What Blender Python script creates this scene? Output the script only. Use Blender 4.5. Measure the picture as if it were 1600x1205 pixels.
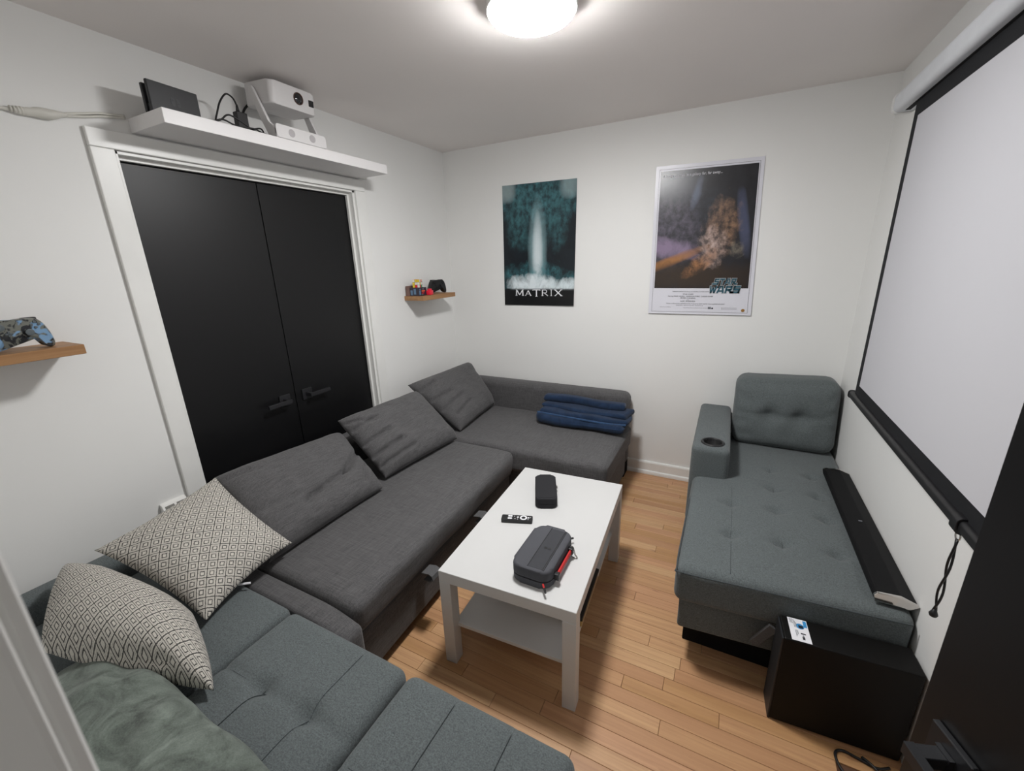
import bpy, bmesh, math, random
from mathutils import Vector, Matrix, noise as mnoise

random.seed(7)
SC = bpy.context.scene
COL = SC.collection
for o in list(bpy.data.objects):
    bpy.data.objects.remove(o, do_unlink=True)

# ------------------------------------------------------------------ camera, world, exposure
W, H, YF = 2.775, 2.425, -3.012         # room width, height, front wall
CAM = Vector((2.1264, -3.0181, 1.5848))
yaw, pitch, roll, fpx = -0.4808, -0.2883, -0.0318, 650.06
fw = Vector((math.sin(yaw)*math.cos(pitch), math.cos(yaw)*math.cos(pitch), math.sin(pitch)))
r0 = Vector((math.cos(yaw), -math.sin(yaw), 0)); u0 = r0.cross(fw)
rr = math.cos(roll)*r0 + math.sin(roll)*u0; uu = -math.sin(roll)*r0 + math.cos(roll)*u0
cd = bpy.data.cameras.new('camera'); cam = bpy.data.objects.new('camera', cd); COL.objects.link(cam)
m = Matrix((rr, uu, -fw)).transposed().to_4x4(); m.translation = CAM; cam.matrix_world = m
cd.sensor_fit = 'HORIZONTAL'; cd.sensor_width = 36.0; cd.lens = fpx/1600*36
cd.clip_start = 0.01
cd.dof.use_dof = True; cd.dof.focus_distance = 2.3; cd.dof.aperture_fstop = 13.0
SC.camera = cam
wd = bpy.data.worlds.new('world'); SC.world = wd; wd.use_nodes = True
wd.node_tree.nodes['Background'].inputs[0].default_value = (1, .97, .95, 1)
wd.node_tree.nodes['Background'].inputs[1].default_value = 0.3
SC.view_settings.view_transform = 'Standard'; SC.view_settings.look = 'None'
SC.view_settings.gamma = 1.0; SC.view_settings.use_curve_mapping = False
SC.view_settings.exposure = 1.16
LAMP_POWER = 78.0
LAMP = (1.447, -1.49)

# ------------------------------------------------------------------ material helpers
def lin(c):
    return tuple(((v/255)/12.92 if v/255 <= .04045 else ((v/255+.055)/1.055)**2.4) for v in c)
class NT:
    def __init__(s, name):
        s.m = bpy.data.materials.new(name); s.m.use_nodes = True
        s.t = s.m.node_tree; s.b = s.t.nodes['Principled BSDF']
    def n(s, typ, **kw):
        nd = s.t.nodes.new(typ)
        for k, v in kw.items(): setattr(nd, k, v)
        return nd
    def set(s, sock, v):
        if isinstance(v, bpy.types.NodeSocket): s.t.links.new(v, sock)
        elif v is not None: sock.default_value = v
    def math(s, op, a, b=None, c=None, clamp=False):
        nd = s.n('ShaderNodeMath', operation=op, use_clamp=clamp)
        s.set(nd.inputs[0], a)
        if b is not None: s.set(nd.inputs[1], b)
        if c is not None: s.set(nd.inputs[2], c)
        return nd.outputs[0]
    def mix(s, f, a, b, mode='MIX'):
        nd = s.n('ShaderNodeMix', data_type='RGBA', blend_type=mode)
        s.set(nd.inputs[0], f)
        for i, v in ((6, a), (7, b)):
            s.set(nd.inputs[i], (*v, 1) if isinstance(v, tuple) and len(v) == 3 else v)
        return nd.outputs[2]
    def coord(s, kind='Object', scale=(1, 1, 1), loc=None, rot=None):
        tc = s.n('ShaderNodeTexCoord'); mp = s.n('ShaderNodeMapping')
        s.t.links.new(tc.outputs[kind], mp.inputs[0]); mp.inputs['Scale'].default_value = scale
        if loc is not None: s.set(mp.inputs['Location'], loc)
        if rot is not None: mp.inputs['Rotation'].default_value = rot
        return mp.outputs[0]
    def noise(s, vec, scale=5, detail=2, rough=.5, dist=0):
        nd = s.n('ShaderNodeTexNoise'); s.set(nd.inputs['Vector'], vec)
        nd.inputs['Scale'].default_value = scale; nd.inputs['Detail'].default_value = detail
        nd.inputs['Roughness'].default_value = rough; nd.inputs['Distortion'].default_value = dist
        return nd.outputs[0]
    def rng(s, v, a, b, c=0, d=1):
        nd = s.n('ShaderNodeMapRange'); s.set(nd.inputs[0], v)
        for i, x in enumerate((a, b, c, d)): nd.inputs[i+1].default_value = x
        return nd.outputs[0]
    def bump(s, h, strength=.3, dist=.002):
        nd = s.n('ShaderNodeBump'); s.set(nd.inputs['Height'], h)
        nd.inputs['Strength'].default_value = strength; nd.inputs['Distance'].default_value = dist
        s.t.links.new(nd.outputs[0], s.b.inputs['Normal'])
    def out(s, color=None, rough=None, metal=None, spec=None, sheen=None, coat=None):
        for k, v in (('Base Color', (*color, 1) if isinstance(color, tuple) and len(color) == 3 else color), ('Roughness', rough), ('Metallic', metal), ('Specular IOR Level', spec), ('Sheen Weight', sheen), ('Coat Weight', coat)):
            if v is not None: s.set(s.b.inputs[k], v)
        return s.m

def plain(name, rgb, rough=.5, metal=0., spec=.5, var=.06, vscale=8, bump=0, bscale=200, coat=None):
    t = NT(name); c = lin(rgb); v = t.coord()
    n = t.noise(v, vscale, 3)
    col = t.mix(t.rng(n, .3, .7), tuple(x*(1-var) for x in c), tuple(min(1, x*(1+var)) for x in c))
    if bump: t.bump(t.noise(v, bscale, 2), bump, .001)
    return t.out(col, rough, metal, spec, coat=coat)

def fabric(name, rgb, kind, dark=.55, light=1.5):
    t = NT(name); c = lin(rgb); v = t.coord()
    if kind == 'slub':      # woven with long slubs in both directions
        a = t.noise(t.coord(scale=(14, 350, 350)), 1, 3, .6); b = t.noise(t.coord(scale=(350, 14, 120)), 1, 3, .6)
        d = t.noise(t.coord(scale=(300, 300, 20)), 1, 2, .6)
        h = t.math('ADD', t.math('ADD', a, b), t.math('MULTIPLY', d, .6))
        f = t.rng(h, 1.05, 1.55)
    elif kind == 'heather':
        a = t.noise(v, 260, 2, .7); b = t.noise(t.coord(scale=(110, 420, 420)), 1, 2, .6)
        h = t.math('ADD', a, t.math('MULTIPLY', b, .5)); f = t.rng(h, .5, 1.0)
    else:                   # plush
        a = t.noise(v, 8, 4, .6, 2.2); b = t.noise(v, 300, 2)
        h = t.math('ADD', t.math('MULTIPLY', a, 1.0), t.math('MULTIPLY', b, .25)); f = t.rng(h, .42, .86)
    col = t.mix(f, tuple(x*dark for x in c), tuple(min(1, x*light) for x in c))
    big = t.noise(v, 3.0, 3)
    col = t.mix(t.rng(big, .3, .7, 0, .22), col, tuple(x*.8 for x in c))
    t.bump(h, .35, .0012)
    return t.out(col, .95, 0, .15, .15)

M = {}
M['wall'] = plain('wall_paint', (237, 237, 235), .6, var=.012, vscale=2, bump=.12, bscale=120)
M['ceil'] = plain('ceiling_paint', (242, 237, 234), .75, var=.012, vscale=2, bump=.1, bscale=90)
M['trim'] = plain('trim_gloss_paint', (236, 236, 233), .35, var=.02)
M['white_lam'] = plain('white_laminate', (207, 207, 206), .35, var=.01)
M['white_shelf'] = plain('white_shelf_foil', (236, 234, 234), .4, var=.01)
M['door'] = plain('black_door_paint', (12, 12, 14), .42, spec=.42, var=.05, vscale=3, bump=.05, bscale=60)
M['blackmetal'] = plain('matte_black_metal', (40, 40, 43), .4, .1, .5)
M['handle'] = plain('satin_black_handle', (40, 41, 44), .3, .3, .5)
M['slub'] = fabric('charcoal_woven_fabric', (86, 85, 86), 'slub', .68, 1.32)
M['teal'] = fabric('blue_grey_heather_fabric', (93, 99, 100), 'heather', .62, 1.4)
M['teal_dark'] = fabric('blue_grey_button_fabric', (70, 76, 78), 'heather', .6, 1.3)
M['plush'] = fabric('sage_plush', (106, 114, 107), 'plush', .42, 1.55)
M['navy'] = fabric('navy_fleece', (32, 48, 72), 'plush', .7, 1.35)
M['navy_light'] = fabric('navy_satin_hem', (50, 74, 106), 'plush', .75, 1.3)
M['under'] = plain('black_underlining', (24, 24, 25), .9, spec=.1)
M['strap'] = fabric('grey_webbing', (92, 92, 93), 'heather', .75, 1.25)
M['black'] = plain('black_plastic', (24, 24, 26), .45)
M['black_eva'] = plain('black_molded_fabric', (38, 38, 41), .75, spec=.25, bump=.3, bscale=500)
M['grey_nylon'] = plain('dark_grey_nylon', (78, 79, 84), .8, spec=.25, bump=.4, bscale=700)
M['dark_nylon'] = plain('darker_nylon_band', (60, 61, 65), .75, spec=.25, bump=.4, bscale=700)
M['red'] = plain('red_webbing', (196, 48, 48), .6, spec=.3)
M['metal'] = plain('wire_metal', (130, 125, 118), .3, .9)
M['chrome'] = plain('chrome', (215, 212, 208), .06, 1.0, var=.01)
M['grille'] = plain('black_speaker_cloth', (9, 9, 11), .6, spec=.2, bump=.5, bscale=900)
M['cabinet'] = plain('black_vinyl', (12, 11, 10), .55, spec=.2, bump=.15, bscale=400)
M['cabinet_side'] = plain('black_sub_trim', (34, 36, 39), .5, spec=.4)
M['screen'] = plain('projection_vinyl', (198, 198, 203), .85, spec=.2, var=.008, vscale=2)
M['mask'] = plain('black_screen_border', (28, 29, 32), .8, spec=.25)
M['case_white'] = plain('white_powder_coat', (212, 215, 220), .4)
M['case_rim'] = plain('white_plastic_cap', (228, 228, 226), .4)
M['paper'] = plain('white_print', (236, 236, 240), .5)
M['dim_white'] = plain('pale_print', (190, 192, 194), .5)
M['ink'] = plain('black_print', (28, 30, 40), .5)
M['grey_ink'] = plain('grey_print', (120, 122, 128), .5)
M['blue_ink'] = plain('blue_print', (58, 142, 200), .5)
M['teal_ink'] = plain('petrol_print', (46, 92, 108), .5)
M['gold_ink'] = plain('gold_print', (150, 110, 50), .5)
M['proj'] = plain('projector_white', (226, 224, 224), .45, var=.01)
M['pad'] = plain('grey_rubber_pad', (182, 178, 180), .7)
M['lens'] = plain('lens_glass', (14, 15, 20), .06, coat=.8)
M['ring'] = plain('copper_lens_ring', (96, 74, 66), .3, .6)
M['dock'] = plain('dock_black', (36, 37, 40), .5)
M['dockmark'] = plain('dock_gloss_mark', (46, 47, 51), .3)
M['cable'] = plain('black_cable', (20, 20, 21), .5)
M['wcable'] = plain('painted_cable', (216, 214, 206), .5)
M['outlet'] = plain('white_outlet', (232, 231, 228), .35)
M['hole'] = plain('outlet_recess', (120, 118, 112), .6)
M['cred'] = plain('cube_red', (212, 44, 48), .35); M['cyel'] = plain('cube_yellow', (222, 196, 62), .35)
M['cgrn'] = plain('cube_green', (36, 132, 66), .35); M['cwht'] = plain('cube_white', (226, 224, 216), .35)
M['corg'] = plain('cube_orange', (222, 96, 62), .35)
M['hotred'] = plain('bright_red_plastic', (235, 40, 66), .35)
M['boxblue'] = plain('box_blue_print', (92, 122, 150), .45); M['boxviolet'] = plain('box_side_print', (48, 42, 56), .45)
M['boxbrown'] = plain('brown_card', (120, 92, 84), .6)
M['gold'] = plain('box_gold_edge', (168, 140, 84), .5)
M['glove'] = plain('dark_rubber', (18, 18, 19), .6)

def wood(name, base, dark, scale, rnd=False, rough=.42):
    t = NT(name); loc = None
    if rnd:
        oi = t.n('ShaderNodeObjectInfo'); cb = t.n('ShaderNodeCombineXYZ')
        t.set(cb.inputs[0], t.math('MULTIPLY', oi.outputs['Random'], 37.0)); t.set(cb.inputs[1], t.math('MULTIPLY', oi.outputs['Random'], 91.0))
        loc = cb.outputs[0]
    v1 = t.coord(scale=scale, loc=loc); v2 = t.coord(scale=tuple(k*.25 for k in scale), loc=loc)
    g = t.noise(v1, 1, 5, .65, .6); b = t.noise(v2, 1, 2, .5, .8)
    c, d = lin(base), lin(dark)
    col = t.mix(t.rng(g, .32, .72), c, d)
    col = t.mix(t.rng(b, .35, .75, 0, .55), col, tuple(x*.82 for x in c))
    if rnd:
        R_ = oi.outputs['Random']
        rp = t.n('ShaderNodeValToRGB'); t.set(rp.inputs[0], R_); cr = rp.color_ramp
        cols = [(0, (216, 178, 140)), (.16, (226, 190, 152)), (.32, (206, 168, 124)), (.48, (220, 178, 146)), (.62, (230, 198, 160)), (.76, (204, 164, 130)), (.88, (212, 176, 130)), (1, (222, 182, 148))]
        for i, (p, q) in enumerate(cols):
            e = cr.elements[i] if i < 2 else cr.elements.new(p)
            e.position = p; e.color = (*lin(q), 1)
        cr.interpolation = 'CONSTANT'
        col = t.mix(t.rng(g, .32, .72, .0, .68), t.mix(1.0, rp.outputs[0], (.84, .755, .635), 'MULTIPLY'), d)
        col = t.mix(t.rng(b, .3, .75, 0, .3), col, tuple(x*1.08 for x in c))
        kn = t.noise(t.coord(scale=(9, 34, 30), loc=loc), 1, 1)
        col = t.mix(t.rng(kn, .73, .8, 0, .55), col, lin((140, 96, 68)))
    t.bump(g, .08, .001)
    return t.out(col, rough, 0, .45)
M['plank'] = wood('oak_floor_plank', (206, 160, 120), (158, 112, 78), (2.2, 70, 60), True)
M['subfloor'] = plain('dark_floor_gap', (92, 62, 42), .8)
M['oak'] = wood('oak_shelf_veneer', (176, 134, 92), (138, 98, 62), (30, 2.5, 60), False, .5)

def lamp_mat():
    t = NT('lamp_diffuser'); e = t.n('ShaderNodeEmission'); e.inputs[0].default_value = (1, .994, .988, 1)
    e.inputs[1].default_value = LAMP_POWER
    t.t.links.new(e.outputs[0], t.t.nodes['Material Output'].inputs[0]); return t.m
M['lamp'] = lamp_mat()

def pillow_mat():
    t = NT('cream_diamond_weave'); uv = t.n('ShaderNodeUVMap').outputs[0]
    sp = t.n('ShaderNodeSeparateXYZ'); t.set(sp.inputs[0], uv); u, v = sp.outputs[0], sp.outputs[1]
    wob = t.math('MULTIPLY', t.math('SUBTRACT', t.noise(uv, 60, 2), .5), .012)
    N = 14.5
    a = t.math('MULTIPLY', t.math('ADD', t.math('ADD', u, v), wob), N*.72); b = t.math('MULTIPLY', t.math('ADD', t.math('SUBTRACT', u, v), wob), N*.72)
    fa = t.math('ABSOLUTE', t.math('SUBTRACT', t.math('FRACT', t.math('ADD', a, 40)), .5)); fb = t.math('ABSOLUTE', t.math('SUBTRACT', t.math('FRACT', t.math('ADD', b, 40)), .5))
    d = t.math('MAXIMUM', fa, fb)
    line = t.math('GREATER_THAN', d, .45)
    ring = t.math('LESS_THAN', t.math('ABSOLUTE', t.math('SUBTRACT', d, .215)), .045)
    thin = t.math('MULTIPLY', t.math('LESS_THAN', t.math('ABSOLUTE', t.math('SUBTRACT', d, .335)), .016), .55)
    k = t.math('MAXIMUM', t.math('MAXIMUM', line, ring), thin)
    fib = t.noise(uv, 420, 2)
    cream = t.mix(t.rng(fib, .3, .7), lin((182, 178, 170)), lin((222, 217, 207)))
    col = t.mix(t.math('MULTIPLY', k, .9), cream, lin((40, 39, 41)))
    t.bump(t.math('ADD', fib, t.math('MULTIPLY', k, -.6)), .4, .001)
    return t.out(col, .95, 0, .1, .1)
M['pillow'] = pillow_mat()

def art_mat(name, base, blobs, rough=.28):
    """abstract colour fields on UV; blobs = (cx, cy, sx, sy, angle, colour, edge noise, amount, power, pattern)"""
    t = NT(name); uv = t.n('ShaderNodeUVMap').outputs[0]
    sp = t.n('ShaderNodeSeparateXYZ'); t.set(sp.inputs[0], uv); u, v = sp.outputs[0], sp.outputs[1]
    n1 = t.noise(uv, 7, 6, .68, .5); n0 = t.noise(t.coord('UV', (1, 1, 1), (3.1, 7.7, 0)), 16, 4, .65)
    pats = {1: t.rng(t.noise(t.coord('UV', (60, 5, 1)), 1, 3, .6), .4, .62, .1, 1.0), 2: t.rng(t.noise(t.coord('UV', (14, 70, 1)), 1, 2, .5), .42, .6, .05, 1.0), 3: t.rng(n0, .38, .66, .15, 1.05)}
    col = t.mix(t.rng(n1, .3, .75), base, tuple(x*1.9+.003 for x in base))
    for cx, cy, sx, sy, an, c, na, am, pw, pt in blobs:
        du = t.math('SUBTRACT', u, cx); dv = t.math('SUBTRACT', v, cy); ca, sa = math.cos(an), math.sin(an)
        x = t.math('ABSOLUTE', t.math('DIVIDE', t.math('ADD', t.math('MULTIPLY', du, ca), t.math('MULTIPLY', dv, sa)), sx))
        y = t.math('ABSOLUTE', t.math('DIVIDE', t.math('ADD', t.math('MULTIPLY', du, -sa), t.math('MULTIPLY', dv, ca)), sy))
        q = t.math('ADD', t.math('POWER', x, pw), t.math('POWER', y, pw))
        if na: q = t.math('ADD', q, t.math('MULTIPLY', t.math('SUBTRACT', n1, .5), na*5))
        f = t.rng(q, 1.0, 0.05, 0, am)
        if pt: f = t.math('MULTIPLY', f, pats[pt], clamp=True)
        col = t.mix(f, col, lin(c))
    return t.out(col, rough, 0, .5)

# ------------------------------------------------------------------ object helpers
def tag(o, label=None, cat=None, group=None, kind=None):
    for k, v in (('label', label), ('category', cat), ('group', group), ('kind', kind)):
        if v: o[k] = v
    return o
def thing(name, label, cat, loc=(0, 0, 0), rz=0, group=None):
    o = bpy.data.objects.new(name, None); COL.objects.link(o); o.empty_display_size = .05
    o.matrix_world = Matrix.Translation(loc) @ Matrix.Rotation(rz, 4, 'Z')
    return tag(o, label, cat, group)
def world_m(o):
    return (world_m(o.parent) @ o.matrix_basis) if o.parent else o.matrix_basis.copy()
def obj(name, bm, mat, parent=None, smooth=False, local=False, loc=None, label=None, angle=None):
    """links a bmesh given in world coordinates (or the parent's, if local) as one mesh object"""
    me = bpy.data.meshes.new(name)
    bmesh.ops.recalc_face_normals(bm, faces=bm.faces) if not smooth == 'keep' else None
    bm.to_mesh(me); bm.free()
    o = bpy.data.objects.new(name, me); COL.objects.link(o)
    if parent is not None:
        o.parent = parent
        if not local: me.transform(world_m(parent).inverted())
    elif loc is not None:
        me.transform(Matrix.Translation(-Vector(loc))); o.location = loc
    me.materials.append(M[mat] if isinstance(mat, str) else mat)
    if smooth:
        for p in me.polygons: p.use_smooth = True
        if angle:
            try: me.set_sharp_from_angle(angle=math.radians(angle))
            except Exception: pass
    if label: o['label'] = label
    return o
def struct(name, bm, mat, label=None, **k):
    return tag(obj(name, bm, mat, **k), label, kind='structure')
def dup(root, loc, rz=0, label=None):
    r = root.copy(); COL.objects.link(r); r.matrix_world = Matrix.Translation(loc) @ Matrix.Rotation(rz, 4, 'Z')
    if label: r['label'] = label
    for ch in list(root.children):
        c = ch.copy(); COL.objects.link(c); c.parent = r
        for g in ch.children:
            d = g.copy(); COL.objects.link(d); d.parent = c
    return r

def box(x0, x1, y0, y1, z0, z1, bev=0, seg=2, bm=None, mat=None):
    new = bm is None; b2 = bmesh.new()
    vs = [b2.verts.new((x, y, z)) for z in (z0, z1) for y in (y0, y1) for x in (x0, x1)]
    for f in ((0, 2, 3, 1), (4, 5, 7, 6), (0, 1, 5, 4), (2, 6, 7, 3), (0, 4, 6, 2), (1, 3, 7, 5)): b2.faces.new([vs[i] for i in f])
    if bev: bmesh.ops.bevel(b2, geom=b2.edges[:], offset=bev, segments=seg, profile=.5, affect='EDGES')
    if mat is not None: b2.transform(mat)
    if new: return b2
    me = bpy.data.meshes.new('t'); b2.to_mesh(me); b2.free(); bm.from_mesh(me); bpy.data.meshes.remove(me)
    return bm
def join(bm, b2):
    me = bpy.data.meshes.new('t'); b2.to_mesh(me); b2.free(); bm.from_mesh(me); bpy.data.meshes.remove(me); return bm
def prism(poly, axis, a, b, bev=0, seg=2):
    """extrude a 2-D polygon along axis from a to b"""
    bm = bmesh.new()
    def P(p, t):
        return {'x': (t, p[0], p[1]), 'y': (p[0], t, p[1]), 'z': (p[0], p[1], t)}[axis]
    A = [bm.verts.new(P(p, a)) for p in poly]; B = [bm.verts.new(P(p, b)) for p in poly]
    n = len(poly); bm.faces.new(A); bm.faces.new(B[::-1])
    for i in range(n): bm.faces.new((A[i], A[(i+1) % n], B[(i+1) % n], B[i]))
    if bev: bmesh.ops.bevel(bm, geom=bm.edges[:], offset=bev, segments=seg, profile=.5, affect='EDGES')
    return bm
def rrect(x0, x1, y0, y1, r, n=5):
    pts = []
    for cx, cy, a0 in ((x1-r, y1-r, 0), (x0+r, y1-r, 90), (x0+r, y0+r, 180), (x1-r, y0+r, 270)):
        for i in range(n+1):
            a = math.radians(a0+90*i/n); pts.append((cx+r*math.cos(a), cy+r*math.sin(a)))
    return pts
def tube(pts, r, n=8, bm=None, close=False):
    bm = bm or bmesh.new(); pts = [Vector(p) for p in pts]; L = len(pts); rings = []
    ref = None
    for i, p in enumerate(pts):
        if close: t = pts[(i+1) % L]-pts[i-1]
        else: t = pts[min(i+1, L-1)]-pts[max(i-1, 0)]
        t.normalize()
        if ref is None: ref = Vector((0, 0, 1)) if abs(t.z) < .9 else Vector((1, 0, 0))
        s = t.cross(ref).normalized(); w = s.cross(t).normalized(); ref = w
        rad = r[i] if isinstance(r, (list, tuple)) else r
        rings.append([bm.verts.new(p+rad*(math.cos(2*math.pi*k/n)*s+math.sin(2*math.pi*k/n)*w)) for k in range(n)])
    for i in range(L if close else L-1):
        A, B = rings[i], rings[(i+1) % L]
        for k in range(n): bm.faces.new((A[k], A[(k+1) % n], B[(k+1) % n], B[k]))
    if not close: bm.faces.new(rings[0][::-1]); bm.faces.new(rings[-1])
    return bm
def spline(P, n=8):
    P = [Vector(p) for p in P]; out = []
    for i in range(len(P)-1):
        a, b, c, d = P[max(i-1, 0)], P[i], P[i+1], P[min(i+2, len(P)-1)]
        for k in range(n):
            t = k/n; out.append(.5*((2*b)+(c-a)*t+(2*a-5*b+4*c-d)*t*t+(3*b-a-3*c+d)*t**3))
    return out+[P[-1]]
def lathe(prof, c, axis='z', n=32, bm=None):
    bm = bm or bmesh.new(); rings = []
    for r, h in prof:
        ring = []
        for k in range(n):
            a = 2*math.pi*k/n; x, y = r*math.cos(a), r*math.sin(a)
            v = {'z': (x, y, h), 'x': (h, x, y), 'y': (x, h, y)}[axis]
            ring.append(bm.verts.new(Vector(c)+Vector(v)))
        rings.append(ring)
    for A, B in zip(rings, rings[1:]):
        for k in range(n): bm.faces.new((A[k], A[(k+1) % n], B[(k+1) % n], B[k]))
    bm.faces.new(rings[0]); bm.faces.new(rings[-1])
    return bm
def soft_box(x0, x1, y0, y1, z0, z1, r, res=.03, fn=None):
    """rounded, subdivided box; fn(x,y,z,n) returns a moved point"""
    r = min(r, (x1-x0)/2-1e-4, (y1-y0)/2-1e-4, (z1-z0)/2-1e-4)
    def axis(a, b):
        e = [0, .12, .35, .65, 1]; m_ = max(1, int((b-a-2*r)/res))
        return [a+r*k for k in e]+[a+r+(b-a-2*r)*i/m_ for i in range(1, m_)]+[b-r*k for k in e[::-1]]
    X, Y, Z = axis(x0, x1), axis(y0, y1), axis(z0, z1); bm = bmesh.new(); vd = {}
    def V(i, j, k):
        if (i, j, k) not in vd:
            p = Vector((X[i], Y[j], Z[k])); q = Vector((min(max(p.x, x0+r), x1-r), min(max(p.y, y0+r), y1-r), min(max(p.z, z0+r), z1-r)))
            d = (p-q).normalized(); p = q+d*r
            if fn: p = Vector(fn(p.x, p.y, p.z, d))
            vd[(i, j, k)] = bm.verts.new(p)
        return vd[(i, j, k)]
    a, b, c = len(X)-1, len(Y)-1, len(Z)-1
    for i in range(a):
        for j in range(b):
            for k in (0, c): bm.faces.new([V(i, j, k), V(i+1, j, k), V(i+1, j+1, k), V(i, j+1, k)])
    for i in range(a):
        for k in range(c):
            for j in (0, b): bm.faces.new([V(i, j, k), V(i+1, j, k), V(i+1, j, k+1), V(i, j, k+1)])
    for j in range(b):
        for k in range(c):
            for i in (0, a): bm.faces.new([V(i, j, k), V(i, j+1, k), V(i, j+1, k+1), V(i, j, k+1)])
    return bm
def segd(px, py, a):
    ax, ay, bx, by = a; dx, dy = bx-ax, by-ay; L = dx*dx+dy*dy
    t = 0 if L == 0 else max(0, min(1, ((px-ax)*dx+(py-ay)*dy)/L))
    return math.hypot(px-ax-t*dx, py-ay-t*dy)
def creases(px, py, lst):
    """sum of grooves (x0,y0,x1,y1,depth,width)"""
    return sum(dp*math.exp(-(segd(px, py, (a, b, c, d))/w)**2) for a, b, c, d, dp, w in lst)
def pillow(c, front, back, n=36, pinch=.05, cr=(), nz=.004, seed=0, pw=2.2, q=.55):
    """c = corners TL, TR, BR, BL (mid surface); bulges along the normal; uv on both sides"""
    c = [Vector(p) for p in c]; bm = bmesh.new(); uvl = bm.loops.layers.uv.new('uv')
    nrm = (c[1]-c[3]).cross(c[0]-c[2]).normalized(); wd_ = ((c[1]-c[0]).length+(c[2]-c[3]).length)/2; hd = ((c[3]-c[0]).length+(c[2]-c[1]).length)/2
    cen = sum(c, Vector())/4
    if nrm.dot(CAM-cen) < 0: nrm = -nrm
    def S(u, v):
        uu_ = u; p = (c[0]*(1-u)+c[1]*u)*(1-v)+(c[3]*(1-u)+c[2]*u)*v
        eu, ev = 2*u-1, 2*v-1
        return p - (c[1]-c[0]+c[2]-c[3])*.5*pinch*eu*abs(eu)*(1-ev*ev) - (c[3]-c[0]+c[2]-c[1])*.5*pinch*ev*abs(ev)*(1-eu*eu)
    def T(u, v):
        return ((1-abs(2*u-1)**pw)*(1-abs(2*v-1)**pw))**q
    g = [.5-.5*math.cos(math.pi*i/n) for i in range(n+1)]; g = [.6*a+.4*i/n for i, a in enumerate(g)]
    def side(sgn, amp):
        out = []
        for j, v in enumerate(g):
            row = []
            for i, u in enumerate(g):
                e = i in (0, n) or j in (0, n)
                t = T(u, v); p = S(u, v)
                if not e:
                    d = amp*t
                    if sgn > 0:
                        d -= creases(u, v, cr)*min(1, t*2)
                        d += nz*mnoise.noise(Vector((u*5+seed, v*5, seed)))*min(1, t*2) + nz*.4*mnoise.noise(Vector((u*14+seed, v*14, seed)))*min(1, t*2)
                    p = p+nrm*sgn*max(d, .001)
                row.append(p)
            out.append(row)
        return out
    F, B = side(1, front), side(-1, back)
    VF = [[bm.verts.new(p) for p in row] for row in F]
    VB = [[VF[j][i] if i in (0, n) or j in (0, n) else bm.verts.new(B[j][i]) for i in range(n+1)] for j in range(n+1)]
    for G in (VF, VB):
        for j in range(n):
            for i in range(n):
                try: f = bm.faces.new((G[j][i], G[j+1][i], G[j+1][i+1], G[j][i+1]))
                except ValueError: continue
                for l, (a, b) in zip(f.loops, ((i, j), (i, j+1), (i+1, j+1), (i+1, j))): l[uvl].uv = (g[a]*wd_/.45, g[b]*hd/.45)
    return bm
def text(name, body, size, mat, parent, origin, ux=Vector((1, 0, 0)), uz=Vector((0, 0, 1)), depth=.0006, align='LEFT', sx=1.0, bold=0):
    cu = bpy.data.curves.new('t', 'FONT'); cu.body = body; cu.size = size; cu.extrude = depth; cu.align_x = align; cu.offset = bold; cu.resolution_u = 2
    o = bpy.data.objects.new('t', cu); COL.objects.link(o); bpy.context.view_layer.update()
    me = bpy.data.meshes.new_from_object(o.evaluated_get(bpy.context.evaluated_depsgraph_get()))
    bpy.data.objects.remove(o); bpy.data.curves.remove(cu)
    ux, uz = Vector(ux).normalized(), Vector(uz).normalized(); n = ux.cross(uz)
    me.transform(Matrix.Translation(origin) @ Matrix((ux*sx, uz, n)).transposed().to_4x4())
    bm = bmesh.new(); bm.from_mesh(me); bpy.data.meshes.remove(me)
    return obj(name, bm, mat, parent, smooth='keep' if False else False)
def strokes(polys, origin, ux, uz, depth=.0008):
    """polygons in 2-D -> thin raised prisms on a plane"""
    ux, uz = Vector(ux), Vector(uz); n = ux.normalized().cross(uz.normalized()); bm = bmesh.new(); o = Vector(origin)
    for poly in polys:
        A = [bm.verts.new(o+ux*x+uz*y) for x, y in poly]; B = [bm.verts.new(o+ux*x+uz*y+n*depth) for x, y in poly]
        bm.faces.new(A[::-1]); bm.faces.new(B); L = len(poly)
        for i in range(L): bm.faces.new((A[i], A[(i+1) % L], B[(i+1) % L], B[i]))
    return bm
def bar(x0, y0, x1, y1, w):
    dx, dy = x1-x0, y1-y0; L = math.hypot(dx, dy); nx, ny = -dy/L*w/2, dx/L*w/2
    return [(x0+nx, y0+ny), (x0-nx, y0-ny), (x1-nx, y1-ny), (x1+nx, y1+ny)]

# ================================================================== THE ROOM
floor = struct('floor', box(-.9, W+.12, YF-1.6, .12, -.12, -.006), 'subfloor', 'pale oak strip floor laid parallel to the back wall')
PW, LENS = .0572, (.34, .52, .74, .98, 1.22)
pm = {}
for L in LENS:
    b = box(0, L-.0012, 0, PW-.0010, -.012, 0, .0009, 1); me = bpy.data.meshes.new('plank'); b.to_mesh(me); b.free(); me.materials.append(M['plank']); pm[L] = me
y = 0.0; rowi = 0
while y > YF-.12:
    y -= PW; x = -random.random()*.5
    while x < W:
        L = random.choice(LENS)
        if x+L > W:
            fit = [l for l in LENS if l <= W-x+.12]
            if not fit or W-x < .05: break
            L = max(fit)
            if x+L > W+.1: break
        o = bpy.data.objects.new('plank', pm[L]); COL.objects.link(o); o.parent = floor; o.location = (x, y, 0)
        x += L
struct('ceiling', box(-.12, W+.12, YF-.12, .12, H, H+.1), 'ceil', 'plain matt white ceiling')
struct('wall_back', box(-.12, W+.12, 0, .12, 0, H), 'wall', 'white back wall with two posters')
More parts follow.
